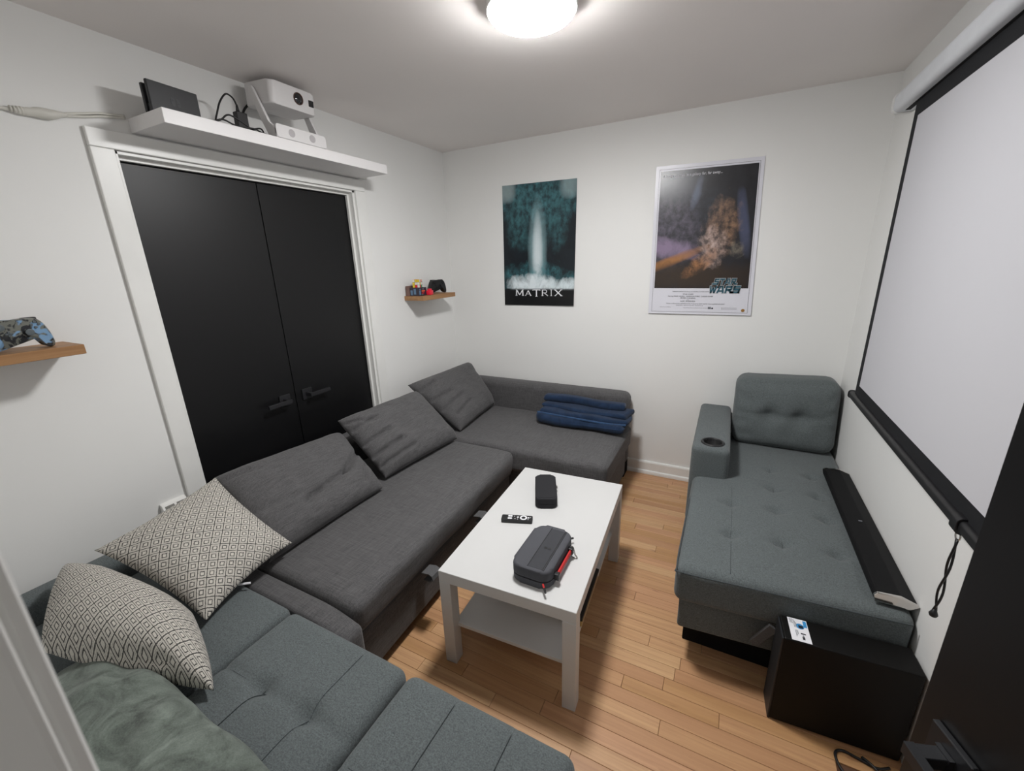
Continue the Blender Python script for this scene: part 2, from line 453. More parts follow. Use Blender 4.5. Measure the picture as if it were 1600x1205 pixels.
struct('wall_right', box(W, W+.12, YF-.12, 0, 0, H), 'wall', 'white right wall behind the projection screen')
OY0, OY1, OZ = -2.133, -.968, 2.035           # closet opening
b = box(-.12, 0, YF-.12, OY0, 0, H); box(-.12, 0, OY1, 0, 0, H, bm=b); box(-.12, 0, OY0, OY1, OZ, H, bm=b)
struct('wall_left', b, 'wall', 'white left wall with the black double doors')
b = box(-.80, -.70, OY0-.1, OY1+.1, 0, H); box(-.7, -.12, OY0-.1, OY0-.02, 0, H, bm=b); box(-.7, -.12, OY1+.02, OY1+.1, 0, H, bm=b); box(-.7, -.12, OY0-.1, OY1+.1, OZ, OZ+.05, bm=b)
struct('wall_closet', b, 'wall', 'closet interior walls behind the black doors')
DX0, DX1, DZ = 1.985, 2.70, 2.03              # doorway the camera stands in
b = box(-.12, DX0, YF-.12, YF, 0, H); box(DX1, W, YF-.12, YF, 0, H, bm=b); box(DX0, DX1, YF-.12, YF, DZ, H, bm=b)
struct('wall_front', b, 'wall', 'white front wall with the open doorway')
# hallway beyond the doorway
b = box(.6, 3.6, YF-1.6, YF-1.5, 0, H); box(.5, .6, YF-1.5, YF-.12, 0, H, bm=b); box(3.6, 3.7, YF-1.5, YF-.12, 0, H, bm=b)
struct('wall_hall', b, 'wall', 'hallway wall outside the doorway')

def base_profile(t=.016, h=.1):
    return [(0, 0), (-t-.012, 0), (-t-.012, .012), (-t-.009, .024), (-t, .03), (-t, h-.012), (-t+.004, h-.003), (-t+.010, h), (0, h)]
struct('baseboard_back', prism([(p[0], p[1]) for p in base_profile()], 'x', .0, W), 'trim', 'white moulded baseboard along the back wall')

# closet casing
cas = bpy.data.objects.new('trim_1', None); COL.objects.link(cas); tag(cas, 'white door casing around the black double doors', kind='structure'); cas.location = (0, OY0, 0)
CT = .018
obj('casing_side', box(0, CT, OY0-.073, OY0, 0, OZ, .003), 'trim', cas)
obj('casing_side', box(0, CT, OY1, OY1+.078, 0, OZ, .003), 'trim', cas)
obj('casing_head', box(0, CT, OY0-.073, OY1+.078, OZ+.0005, OZ+.064, .003), 'trim', cas)
obj('jamb', box(-.12, .004, OY1-.016, OY1, 0, OZ, .001), 'trim', cas)
obj('jamb', box(-.12, .004, OY0, OY0+.012, 0, OZ, .001), 'trim', cas)
obj('head_jamb', box(-.12, .004, OY0, OY1, OZ-.012, OZ-.0005, .001), 'trim', cas)
obj('door_stop', box(-.045, -.028, OY0+.012, OY1-.016, OZ-.026, OZ-.0125, .001), 'trim', cas)
obj('door_stop', box(-.045, -.028, OY1-.03, OY1-.0165, 0, OZ-.026, .001), 'trim', cas)

def lever(parent_obj, P, ax, n, length, mat='handle'):
    """square rose + L lever; P = rose centre on the face, ax = lever direction, n = outward normal"""
    ax, n = Vector(ax), Vector(n); up = Vector((0, 0, 1)); R3 = Matrix((ax, up, n)).transposed().to_4x4(); R3.translation = Vector(P)
    b = box(-.032, .032, -.032, .032, .0, .009, .0015, 1); b.transform(R3)
    rose = obj('handle_plate', b, mat, parent_obj)
    b = box(-.010, .010, -.010, .010, .009, .052, .001, 1); box(-.0125, .0125, -.0125, .0125, .0095, .016, bm=b); b.transform(R3)
    obj('handle_neck', b, mat, rose)
    b = box(-.0115, length, -.0105, .0105, .042, .056, .0012, 1); b.transform(R3)
    obj('handle_lever', b, mat, rose)
for nm, ya, yb, hy, d, lb in (('door_1', OY0+.014, -1.5575, -1.627, -1, 'left black closet door leaf with a lever handle'), ('door_2', -1.5535, OY1-.018, -1.484, 1, 'right black closet door leaf with a lever handle')):
    bm_ = box(-.085, -.05, ya, yb, .008, OZ-.03, .0015, 1)
    dr = struct(nm, bm_, 'door', lb, loc=(-.067, ya, 0))
    lever(dr, (-.05, hy, .875), (0, d, 0), (1, 0, 0), .125, 'blackmetal')

# doorway casing beside the camera and the open black door
cas = bpy.data.objects.new('trim_2', None); COL.objects.link(cas); tag(cas, 'white doorway jamb and casing at the near left', kind='structure'); cas.location = (DX0, YF, 0)
obj('jamb', box(DX0-.001, DX0+.012, YF-.12, YF+.0064, 0, DZ, .002), 'trim', cas)
obj('jamb', box(DX1-.006, DX1+.001, YF-.12, YF-.004, 0, DZ, .001), 'trim', cas)
obj('head_jamb', box(DX0, DX1, YF-.12, YF-.004, DZ-.012, DZ, .001), 'trim', cas)
obj('casing_side', box(DX0-.062, DX0+.006, YF, YF+.011, 0, DZ+.06, .003), 'trim', cas)
obj('casing_side', box(DX1-.001, W-.002, YF, YF+.011, 0, DZ+.06, .003), 'trim', cas)
obj('casing_head', box(DX0+.0075, DX1-.0015, YF, YF+.011, DZ-.002, DZ+.06, .003), 'trim', cas)
obj('door_stop', box(DX0+.0125, DX0+.022, YF-.075, YF-.045, 0, DZ-.012, .001), 'trim', cas)
hinge = Vector((2.676, YF+.02, 0)); DW = .70; phi = math.radians(19)
d_ = Vector((-math.sin(phi), math.cos(phi), 0)); nrm_ = Vector((-math.cos(phi), -math.sin(phi), 0))   # along leaf, towards camera
Rd = Matrix((d_, Vector((0, 0, 1)), nrm_)).transposed().to_4x4(); Rd.translation = hinge
b = box(0, DW, .012, 2.01, -.036, 0, .0015, 1); b.transform(Rd)
dr3 = struct('door_3', b, 'door', 'open black room door at the right edge', loc=tuple(hinge))
lever(dr3, tuple(hinge+d_*(DW-.062)+Vector((0, 0, .905))), tuple(-d_), tuple(nrm_), .125)
for hz in (.25, 1.0, 1.78):
    b = bmesh.new(); tube([hinge+Vector((.006, -.004, hz-.045)), hinge+Vector((.006, -.004, hz+.045))], .006, 10, b)
    obj('hinge', b, 'blackmetal', dr3)

# ceiling lamp
lp = thing('ceiling_lamp', 'round glowing flush ceiling lamp', 'lamp', (*LAMP, H))
obj('lamp_base', lathe([(.147, H), (.150, H-.004), (.150, H-.046), (.148, H-.049), (.144, H-.049)], (*LAMP, 0), n=48), 'trim', lp, True, angle=30)
prof = [(.1435, H-.0475), (.142, H-.056), (.135, H-.062), (.10, H-.068), (.05, H-.070), (.001, H-.0705)]
obj('lamp_diffuser', lathe(prof, (*LAMP, 0), n=48), 'lamp', lp, True, label='bright white diffuser')

# ================================================================== CHARCOAL CORNER SOFA
cs = thing('corner_sofa', 'charcoal woven corner sofa along the black doors and back wall', 'sofa', (.55, -1.2, 0))
obj('back_frame', soft_box(.03, .185, -2.20, -.032, .05, .585, .035, .06), 'slub', cs, True)
def f_arm(x, y, z, n):
    if x > 1.5 and z > .6: z -= (x-1.5)*.12
    return (x, y, z)
obj('arm_frame', soft_box(.15, 1.565, -.168, -.031, .10, .66, .045, .05, f_arm), 'slub', cs, True)
obj('arm_foot', box(1.45, 1.555, -.15, -.03, 0, .11, .006), 'under', cs)
wr = [(.85, -.30, 1.02, -.62, .006, .018), (.92, -.30, 1.1, -.62, .005, .016), (.78, -.36, .95, -.66, .005, .02), (1.0, -.28, 1.2, -.6, .004, .016), (.7, -.4, .83, -.7, .004, .018)]
def f_chaise(x, y, z, n):
    if n.z > .4:
        z += .006*mnoise.noise(Vector((x*5, y*5, 0))) - creases(x, y, wr)*n.z
        z += .012*math.exp(-((x-.9)**2+(y+.5)**2)/.15)-.004
    if n.y < -.4: y += .004*mnoise.noise(Vector((x*6, z*9, 3)))
    return (x, y, z)
obj('chaise_cushion', soft_box(.19, 1.60, -.885, -.166, .285, .447, .035, .022, f_chaise), 'slub', cs, True)
obj('chaise_base', soft_box(.19, 1.565, -.845, -.168, .045, .288, .015, .08), 'slub', cs, True)
obj('arm_foot', box(1.40, 1.52, -.80, -.68, 0, .047, .004), 'under', cs)
wr2 = [(.66, -1.45, .92, -1.55, .006, .014), (.62, -1.62, .85, -1.74, .006, .014), (.62, -1.80, .78, -1.86, .004, .014), (.72, -1.3, .95, -1.38, .004, .016), (.95, -2.20, 1.03, -1.2, .004, .02)]
def f_seat(x, y, z, n):
    fx = .19+(x-.19)*(1+.052*(-y-.95)/(1.3*.86)); k = (z-.28)/.16
    if n.z > .4: z += .006*mnoise.noise(Vector((x*4, y*4, 5))) - creases(x, y, wr2)*n.z + .008*math.exp(-((x-.75)/.3)**2)-.004
    if n.x > .4: fx += .006*mnoise.noise(Vector((y*5, z*9, 8)))-.02*(1-max(0, min(1, k)))
    return (fx, y, z)
obj('seat_cushion', soft_box(.19, 1.03, -2.243, -.892, .285, .443, .04, .022, f_seat), 'slub', cs, True)
def f_dr(x, y, z, n): return (x+.052*(-y-.95)/1.3*.8, y, z)
obj('drawer_front', soft_box(.19, .985, -2.235, -.9, .05, .285, .012, .08, f_dr), 'slub', cs, True)
obj('plinth', box(.1, .93, -2.2, -.3, 0, .05, .003), 'under', cs)
def f_end(x, y, z, n):
    if x > .9 and z > .3: z -= .03*((x-.9)/.2)**2
    return (x, y, z)
obj('end_arm', soft_box(.15, 1.115, -2.333, -2.246, .045, .428, .022, .04, f_end), 'slub', cs, True)
for yy in (-1.83, -1.37):
    x_ = 1.035+.052*(-yy-.95)/1.3
    pts = [(x_-.03, .282), (x_+.01, .290), (x_+.03, .282), (x_+.034, .262), (x_+.016, .248), (x_-.02, .246), (x_-.02, .250), (x_+.014, .252), (x_+.029, .263), (x_+.026, .278), (x_+.008, .285), (x_-.03, .278)]
    obj('pull_strap', prism(pts, 'y', yy-.03, yy+.03), 'strap', cs)
# loose back cushions
G = 'loose back cushions on the charcoal sofa'
def bcush(label, c, cr, seed, fr=.085, bk=.05, **k):
    b = pillow(c, fr, bk, 56, .012, [(*q[:4], q[4]*1.5, q[5]*.75) for q in cr], .008, seed, 5.5, .55)
    lo = min((v.co for v in b.verts), key=lambda p: p.z); cx = sum((Vector(p) for p in c), Vector())/4
    o = obj('back_cushion', b, 'slub', None, True, loc=(cx.x, cx.y, lo.z)); tag(o, label, 'cushion', G); return o
bcush('charcoal back cushion behind the patterned pillow, sagging fold across its middle',
      [(.235, -2.19, .735), (.235, -1.525, .685), (.60, -1.60, .462), (.60, -2.235, .462)], [(.35, .72, .75, .62, .022, .035), (.75, .62, 1.0, .40, .03, .035), (.05, .55, .5, .70, .008, .05), (.85, .85, .95, .65, .015, .03), (0, .1, .2, .16, .01, .03)], 1)
bcush('charcoal back cushion in the middle, creased along its near side',
      [(.245, -1.535, .762), (.245, -.865, .742), (.60, -.905, .462), (.54, -1.52, .462)], [(0, .25, .25, .22, .02, .03), (0, .5, .28, .46, .025, .03), (0, .7, .33, .66, .028, .03), (.02, .86, .4, .82, .02, .03), (0, .1, .12, .18, .015, .025)], 4)
bcush('charcoal back cushion in the far corner under the small oak shelf',
      [(.155, -.84, .768), (.22, -.15, .785), (.485, -.195, .462), (.545, -.79, .462)], [(0, .2, .2, .16, .018, .028), (0, .42, .3, .42, .022, .03), (0, .62, .4, .56, .018, .03), (.1, .8, .45, .72, .014, .03)], 9)
# navy folded blanket
nb = thing('folded_blanket', 'navy blue folded fleece blanket on the corner sofa', 'blanket', (1.27, -.31, .45))
def layer(x0, x1, y0, y1, z0, z1, sd, mat='navy', name='fold'):
    def f(x, y, z, n):
        k = .016*mnoise.noise(Vector((x*5, sd, z*3)))
        return (x+.035*mnoise.noise(Vector((y*7, z*8, sd))), y+k*1.5+.05*(x-x0)*0, z+.014*mnoise.noise(Vector((x*4, y*5, sd)))*(1 if z > z0+.02 else .2)-.018*(x-x0)/(x1-x0)*(1 if z > .5 else 0))
    return obj(name, soft_box(x0, x1, y0, y1, z0, z1, (z1-z0)*.48, .03, f), mat, nb, True)
layer(.945, 1.585, -.445, -.185, .458, .530, 1.3)
layer(.965, 1.60, -.395, -.19, .515, .556, 4.1)
hem = spline([(.965, -.405, .532), (1.1, -.412, .530), (1.3, -.410, .522), (1.5, -.405, .516), (1.60, -.385, .516)], 8)
obj('hem', tube(hem, .0085, 8), 'navy_light', nb, True)
layer(.985, 1.605, -.345, -.19, .548, .586, 7.7)
layer(.975, 1.585, -.275, -.192, .575, .628, 9.2)

# ================================================================== BLUE-GREY TUFTED SOFA (near)
ns = thing('tufted_sofa', 'blue-grey tufted sofa section in the near left under the pillows', 'sofa', (1.0, -2.65, 0))
Y1, Y0 = -2.337, -2.965
def tuft(lines, pts, puff, rx, ry):
    def f(x, y, z, n):
        if n.z > .25:
            k = n.z
            z -= k*sum(dp*math.exp(-(segd(x, y, l)/w)**2) for *l, dp, w in [(*q[:4], q[4], q[5]) for q in lines])
            z -= k*sum(dp*math.exp(-((x-a)**2+(y-b_)**2)/(w*w)) for a, b_, dp, w in pts)
            cx, cy = (rx[0]+rx[1])/2, (ry[0]+ry[1])/2
            z += puff*k*(1-((x-cx)/(rx[1]-rx[0])*2)**2)*(1-((y-cy)/(ry[1]-ry[0])*2)**2)
            z += .002*mnoise.noise(Vector((x*9, y*9, 1)))
        return (x, y, z)
    return f
TP = [(1.07, -2.57), (1.25, -2.565), (1.07, -2.78), (1.25, -2.775)]
obj('seat_section', soft_box(.135, .877, Y0, Y1, .30, .452, .03, .022, tuft([(.135, -2.575, .877, -2.575, .006, .014)], [(.45, -2.575, .016, .035)], .012, (.135, .877), (Y0, Y1))), 'teal', ns, True)
obj('seat_section', soft_box(.883, 1.402, Y0, Y1, .30, .455, .034, .014, tuft([(.883, -2.572, 1.402, -2.562, .010, .011), (.883, -2.78, 1.402, -2.775, .008, .011), (1.07, Y0, 1.07, Y1-.02, .0035, .006), (1.25, Y0, 1.25, Y1-.02, .0035, .006)], [(a, b_, .024, .03) for a, b_ in TP], .014, (.883, 1.402), (Y0, Y1))), 'teal', ns, True)
obj('seat_section', soft_box(1.408, 1.92, Y0, Y1, .30, .455, .034, .014, tuft([(1.408, -2.60, 1.92, -2.60, .006, .010), (1.585, Y0, 1.585, Y1, .0035, .006), (1.755, Y0, 1.755, Y1, .0035, .006)], [(1.585, -2.6, .008, .03), (1.755, -2.6, .008, .03)], .012, (1.408, 1.92), (Y0, Y1))), 'teal', ns, True)
def seam(par, fn, x0, y0, x1, y1, z=.455, r=.0010, n=24):
    pts_ = []
    for i in range(n+1):
        x, y, zz = fn(x0+(x1-x0)*i/n, y0+(y1-y0)*i/n, z, Vector((0, 0, 1))); pts_.append((x, y, zz+.0002))
    obj('seam', tube(pts_, r, 5), 'teal_dark', par, True)
S2 = tuft([(.883, -2.572, 1.402, -2.562, .010, .011), (.883, -2.78, 1.402, -2.775, .008, .011)], [(a, b_, .024, .03) for a, b_ in TP], .014, (.883, 1.402), (Y0, Y1))
S3 = tuft([(1.408, -2.60, 1.92, -2.60, .006, .010)], [(1.585, -2.6, .008, .03), (1.755, -2.6, .008, .03)], .012, (1.408, 1.92), (Y0, Y1))
seam(ns, S2, 1.25, -2.37, 1.25, -2.94); seam(ns, S2, 1.07, -2.56, 1.07, -2.94); seam(ns, S2, .92, -2.572, 1.37, -2.563)
seam(ns, S3, 1.585, -2.37, 1.585, -2.94); seam(ns, S3, 1.755, -2.37, 1.755, -2.94); seam(ns, S3, 1.44, -2.60, 1.89, -2.60)
obj('base', soft_box(.135, 1.90, Y0+.01, Y1-.02, .11, .303, .014, .1), 'teal', ns, True)
obj('back_frame', soft_box(.03, .132, Y0, Y1-.01, .08, .535, .03, .05), 'teal', ns, True)
for a, b_ in ((.2, -2.42), (.2, -2.9), (1.82, -2.42), (1.82, -2.9), (1.0, -2.42), (1.0, -2.9)):
    obj('foot', lathe([(.022, 0), (.028, .112)], (a, b_, 0), n=16), 'under', ns, True, angle=30)

# patterned pillows
def tpillow(label, c, fr, bk, seed, cr=(), pinch=.045, loc=None):
    b = pillow(c, fr, bk, 44, pinch, cr, .006, seed, 2.6, .55); lo = min(v.co.z for v in b.verts); cx = sum((Vector(p) for p in c), Vector())/4
    o = obj('throw_pillow', b, 'pillow', None, True, loc=(cx.x, cx.y, lo)); return tag(o, label, 'pillow', 'cream diamond-patterned throw pillows')
pa = tpillow('cream diamond-patterned pillow leaning on the charcoal cushion', [(.245, -2.60, .665), (.245, -2.185, .74), (.635, -2.15, .51), (.705, -2.52, .485)], .075, .06, 3)
pb = tpillow('cream diamond-patterned pillow lying nearest the left doorway trim', [(.15, -2.655, .615), (.70, -2.545, .54), (.985, -2.645, .49), (.50, -2.825, .575)], .13, .05, 8, [(.3, .98, .75, .93, .02, .03)], -.03)
b = bmesh.new(); tube([(.615, -2.385, .482), (.66, -2.345, .478)], .004, 6, b)
obj('fabric_tag', b, 'paper', pa)

# sage plush throw
tb = None
def plush():
    bm = bmesh.new(); n1, n2 = 90, 46; V = []
    for j in range(n2+1):
        row = []
        for i in range(n1+1):
            u, v = i/n1*2-1, j/n2*2-1
            x = .98+u*.46+.02*mnoise.noise(Vector((v*3, 0, 2))); yy = -2.825+v*.135+.02*mnoise.noise(Vector((u*3, 5, 2)))-.02*max(0, u)*0
            e = max(0, 1-abs(u)**3.2)*max(0, 1-abs(v)**2.8)
            h = e**.45
            top = .462+.128*h*(1-.30*max(0, u)**1.3-.12*max(0, -u-.1))*(1+.10*mnoise.noise(Vector((x*4, yy*4, 1))))
            a = x*.6+yy; top += (.008*math.sin(26*a+3*mnoise.noise(Vector((x*5, yy*5, 0))))+.012*mnoise.noise(Vector((x*9, yy*12, 4))))*min(1, h)
            row.append(bm.verts.new((x, yy, max(top, .462))))
        V.append(row)
    Bt = [[bm.verts.new((q.co.x, q.co.y, .458)) for q in row] for row in V]
    for j in range(n2):
        for i in range(n1):
            bm.faces.new((V[j][i], V[j][i+1], V[j+1][i+1], V[j+1][i])); bm.faces.new((Bt[j][i], Bt[j+1][i], Bt[j+1][i+1], Bt[j][i+1]))
    for i in range(n1):
        bm.faces.new((V[0][i], Bt[0][i], Bt[0][i+1], V[0][i+1])); bm.faces.new((V[n2][i], V[n2][i+1], Bt[n2][i+1], Bt[n2][i]))
    for j in range(n2):
        bm.faces.new((V[j][0], V[j+1][0], Bt[j+1][0], Bt[j][0])); bm.faces.new((V[j][n1], Bt[j][n1], Bt[j+1][n1], V[j+1][n1]))
    return bm
tag(obj('plush_throw', plush(), 'plush', None, True, loc=(.93, -2.825, .458)), 'sage green plush throw heaped on the near tufted sofa', 'blanket')

# ================================================================== BLUE-GREY CHAISE (right)
ch = thing('chaise_lounge', 'blue-grey tufted chaise with cup-holder armrest along the right wall', 'sofa', (2.4, -.8, 0))
sk = lambda x, y: y+(.085*(x-2.05))*max(0, min(1, (-y-.3)/1.2))
TX, TY = (2.236, 2.42, 2.608), (-.60, -.82, -1.03, -1.285)
pts = [(a, b_, .020, .030) for a in TX for b_ in TY if not (a < 2.3 and b_ > -.9)]
lines = [(a, -.3, a, -1.56, .003, .006) for a in TX]+[(a-.045, b_, a+.045, b_+.004, .007, .009) for a, b_, *_ in pts]
ft = tuft(lines, pts, .016, (2.05, 2.768), (-1.578, -.06))
def f_ch(x, y, z, n):
    x, y, z = ft(x, y, z, n); return (x, sk(x, y), z)
obj('seat_cushion', soft_box(2.05, 2.768, -1.578, -.06, .295, .452, .035, .015, f_ch), 'teal', ch, True)
b = bmesh.new(); pp = spline([(2.055, -1.0, .438), (2.052, -1.3, .438), (2.053, -1.54, .437), (2.075, -1.574, .437), (2.3, -1.557, .437), (2.55, -1.536, .437), (2.755, -1.518, .437)], 6)
obj('piping', tube(pp, .0032, 6), 'teal_dark', ch, True)
for a in TX[:2]: seam(ch, f_ch, a, -.86 if a < 2.3 else -.42, a, -1.54, .452)
for a, b_ in ((2.236, -1.285), (2.42, -1.03), (2.42, -1.285), (2.42, -.82), (2.608, -1.03), (2.608, -1.285), (2.608, -.82)): seam(ch, f_ch, a-.03, b_-.002, a+.035, b_+.003, .452, .0010, 8)
obj('base', soft_box(2.072, 2.768, -1.545, -.05, .15, .298, .014, .06, lambda x, y, z, n: (x, sk(x, y), z)), 'teal', ch, True)
obj('plinth', box(2.095, 2.74, -1.445, -.1, 0, .152, .004), 'under', ch)
b = bmesh.new()
arm = soft_box(2.03, 2.214, -.80, -.03, .16, .625, .028, .012)
bmesh.ops.delete(arm, geom=[f for f in arm.faces if f.calc_center_median().z > .62 and math.hypot(f.calc_center_median().x-2.127, f.calc_center_median().y+.715) < .049], context='FACES')
arm_o = obj('armrest', arm, 'teal', ch, True)
CX, CY = 2.127, -.715
obj('cup_holder', tube([(CX+.052*math.cos(2*math.pi*k/36), CY+.052*math.sin(2*math.pi*k/36), .6255) for k in range(36)], .0065, 10, close=True), 'black', arm_o, True, label='black cup holder ring')
b = bmesh.new(); nn_ = 36
Ra = [[b.verts.new((CX+r_*math.cos(2*math.pi*k/nn_), CY+r_*math.sin(2*math.pi*k/nn_), z_)) for k in range(nn_)] for r_, z_ in ((.0465, .627), (.044, .622), (.041, .55))]
for A, B in zip(Ra, Ra[1:]):
    for k in range(nn_): b.faces.new((A[k], A[(k+1) % nn_], B[(k+1) % nn_], B[k]))
b.faces.new(Ra[-1])
obj('cup_well', b, 'glove', arm_o, True, label='dark open cup well')
cb = [(2.222, -.045, .855), (2.738, -.045, .885), (2.748, -.245, .455), (2.225, -.285, .455)]
def back_cushion():
    bm = soft_box(2.222, 2.755, -.275, -.06, .455, .865, .065, .016, f_bc); return bm
BT = [(2.412, .655), (2.565, .66)]
def f_bc(x, y, z, n):
    lean = (z-.455)*.24; y2 = y+lean-.01
    if n.y < -.2:
        k = -n.y
        y2 -= k*.03*(1-((x-2.484)/.26)**2)*(1-((z-.66)/.2)**2)
        y2 += k*sum(.04*math.exp(-((x-a)**2+(z-b_)**2)/.045**2) for a, b_ in BT)
        y2 += k*(.012*math.exp(-(segd(x, z, (2.25, .655, 2.70, .662))/.014)**2)+.012*math.exp(-(segd(x, z, (2.24, .835, 2.72, .845))/.012)**2))
        for a, c_, d, e in ((2.235, .78, 2.29, .73), (2.235, .6, 2.3, .62), (2.735, .80, 2.69, .75), (2.735, .6, 2.68, .63), (2.735, .7, 2.69, .69), (2.24, .53, 2.32, .53)):
            y2 += k*.010*math.exp(-(segd(x, z, (a, c_, d, e))/.012)**2)
        y2 -= k*.006*mnoise.noise(Vector((x*10, z*10, 2)))
    z += .006*mnoise.noise(Vector((x*7, 1, 3)))+.02*(x-2.48)/.26*max(0, (z-.7)/.2)*.6
    y2 = min(y2, -.006)
    return (x, y2, z)
bc = obj('back_cushion', back_cushion(), 'teal', ch, True)
for a, b_ in BT:
    obj('tuft_button', lathe([(.001, -.004), (.008, -.003), (.011, .0), (.011, .006)], (a, -.262+(b_-.455)*.24+.004, b_), 'y', 12), 'teal_dark', bc, True)
obj('pull_strap', box(-.016, .016, -.006, .006, -.06, .05, .002, mat=Matrix.Translation((2.365, -1.56, .262)) @ Matrix.Rotation(.5, 4, 'Y')), 'strap', ch)

# soundbar on the chaise
sb = thing('soundbar', 'long black soundbar with chrome end lying on the chaise', 'speaker', (2.70, -1.0, .462))
prof = [(2.663, .464), (2.751, .464), (2.770, .479), (2.770, .485), (2.725, .502), (2.666, .498), (2.658, .488)]
prof = [(x, z) for x, z in prof]
obj('speaker_body', prism(prof, 'y', -1.472, -.535, .002, 1), 'grille', sb)
def capb(y0, y1):
    cx, cz = 2.713, .482
    return prism([(cx+(x-cx)*1.03, cz+(z-cz)*1.03+.0008) for x, z in prof], 'y', y0, y1, .001, 1)
obj('end_cap', capb(-1.482, -1.4725), 'chrome', sb, label='polished chrome end cap'); obj('end_cap', capb(-.5345, -.525), 'chrome', sb)
obj('indicator', box(2.705, 2.717, -1.03, -1.024, .5008, .5030, mat=Matrix.Identity(4)), 'grey_ink', sb)

# subwoofer
sw = thing('subwoofer', 'black subwoofer box with a white sticker in front of the chaise', 'speaker', (2.405, -1.662, 0), .06)
h_, w_, dp_ = .366, .362, .106
def sub_profile(): return rrect(0, w_, 0, dp_, .004, 2)
bmx = box(0, w_, .0, dp_, .006, h_, .005, 2)
cab = obj('cabinet', bmx, 'cabinet', sw, local=True)
obj('side_panel', prism([(.004, .0), (dp_-.004, .0), (dp_-.004, h_-.006), (.004, h_-.006), ], 'x', -.005, .0015, .0015, 1), 'cabinet_side', sw, local=True)
for a in (.03, w_-.03):
    for c_ in (.025, dp_-.025): obj('foot', lathe([(.012, 0), (.012, .008)], (a, c_, 0), n=12), 'under', sw, local=True)
st = obj('sticker', box(.022, .078, .004, dp_-.004, h_, h_+.0007), 'paper', sw, local=True, label='white instruction sticker')
tz = h_+.0007
def flat(name, x0, x1, y0, y1, mat): obj(name, box(x0, x1, y0, y1, tz, tz+.0004), mat, st, local=True)
flat('print_picture', .066, .076, .070, .098, 'blue_ink'); flat('print_picture', .050, .064, .062, .074, 'ink')
obj('print_disc', lathe([(.012, tz), (.012, tz+.0003), (.001, tz+.0003)], (.055, .070, 0), n=20), 'blue_ink', st, local=True)
flat('print_picture', .052, .066, .036, .041, 'ink'); flat('print_picture', .054, .061, .014, .026, 'ink'); flat('print_picture', .056, .060, .028, .032, 'ink')
for k in range(9): flat('print_line', .027+.0035*(k % 3), .0285+.0035*(k % 3), .078-.0005*k, .098, 'grey_ink') if k < 3 else None
for k in range(3): flat('print_line', .038+.003*k, .0395+.003*k, .062, .096-.006*k, 'grey_ink'); flat('print_line', .038+.003*k, .0395+.003*k, .022+.006*k, .050, 'grey_ink')
# cable on the floor
cp = spline([(2.735, -1.672, .0045), (2.70, -1.69, .0045), (2.655, -1.682, .0045), (2.612, -1.676, .0045), (2.590, -1.698, .0045), (2.602, -1.745, .0045), (2.645, -1.775, .0045), (2.695, -1.765, .0045), (2.712, -1.73, .0045), (2.690, -1.697, .012), (2.665, -1.672, .0045)], 8)
tag(obj('floor_cable', tube(cp, .0042, 8), 'cable', None, True, loc=(2.64, -1.72, 0)), 'thin black cable looped on the floor by the subwoofer', 'cable')

# ================================================================== COFFEE TABLE
tt = thing('coffee_table', 'white laminate coffee table with a lower shelf in the middle of the floor', 'table', (1.2307, -1.9702, 0), .056)
obj('table_top', box(0, .55, 0, .90, .40, .45, .0015, 1), 'white_lam', tt, local=True)
lg = None
for a in (0, .5):
    for c_ in (0, .85):
        if lg is None: lg = obj('leg', box(0, .05, 0, .05, 0, .3995, .0012, 1), 'white_lam', tt, local=True)
        else:
            k = lg.copy(); COL.objects.link(k); k.parent = tt
            k.location = (a, c_, 0)
obj('lower_shelf', box(.035, .515, .035, .865, .165, .181, .001, 1), 'white_lam', tt, local=True)
bg = thing('game_box', 'flat dark box with gold edge on the table shelf', 'box', (1.625, -1.60, .1815), .056)
obj('box_base', box(-.11, .104, -.146, .146, 0, .030, .002, 1), 'gold', bg, local=True)
obj('box_lid', box(-.114, .108, -.15, .15, .0302, .048, .002, 1), 'black', bg, local=True)

# black moulded case
hc = thing('hard_case', 'black zipped hard case at the far end of the coffee table', 'case', (1.404, -1.302, .4505), math.radians(24))
def shell(z0, z1, g, name, par, mat, w=.106, l=.240, r=.026):
    b = prism(rrect(-w/2-g, w/2+g, -l/2-g, l/2+g, r, 6), 'z', z0, z1, 0)
    ed = [e for e in b.edges if all(abs(v.co.z-(z1 if z1 > .03 else z0)) < 1e-6 for v in e.verts)]
    bmesh.ops.bevel(b, geom=ed, offset=.008, segments=4, profile=.5, affect='EDGES')
    return obj(name, b, mat, par, True, local=True, angle=40)
shell(0, .0235, 0, 'case_bottom', hc, 'black_eva'); tp = shell(.0265, .052, 0, 'case_lid', hc, 'black_eva')
obj('lid_panel', prism(rrect(-.042, .042, -.106, .106, .016, 5), 'z', .0518, .0528), 'black_eva', tp, local=True)
zp = obj('zipper', prism(rrect(-.0515, .0515, -.1185, .1185, .024, 6), 'z', .0233, .0267), 'cable', hc, local=True)
obj('zipper_pull', box(.0515, .0605, .03, .052, .02, .026, .001), 'metal', zp, local=True)

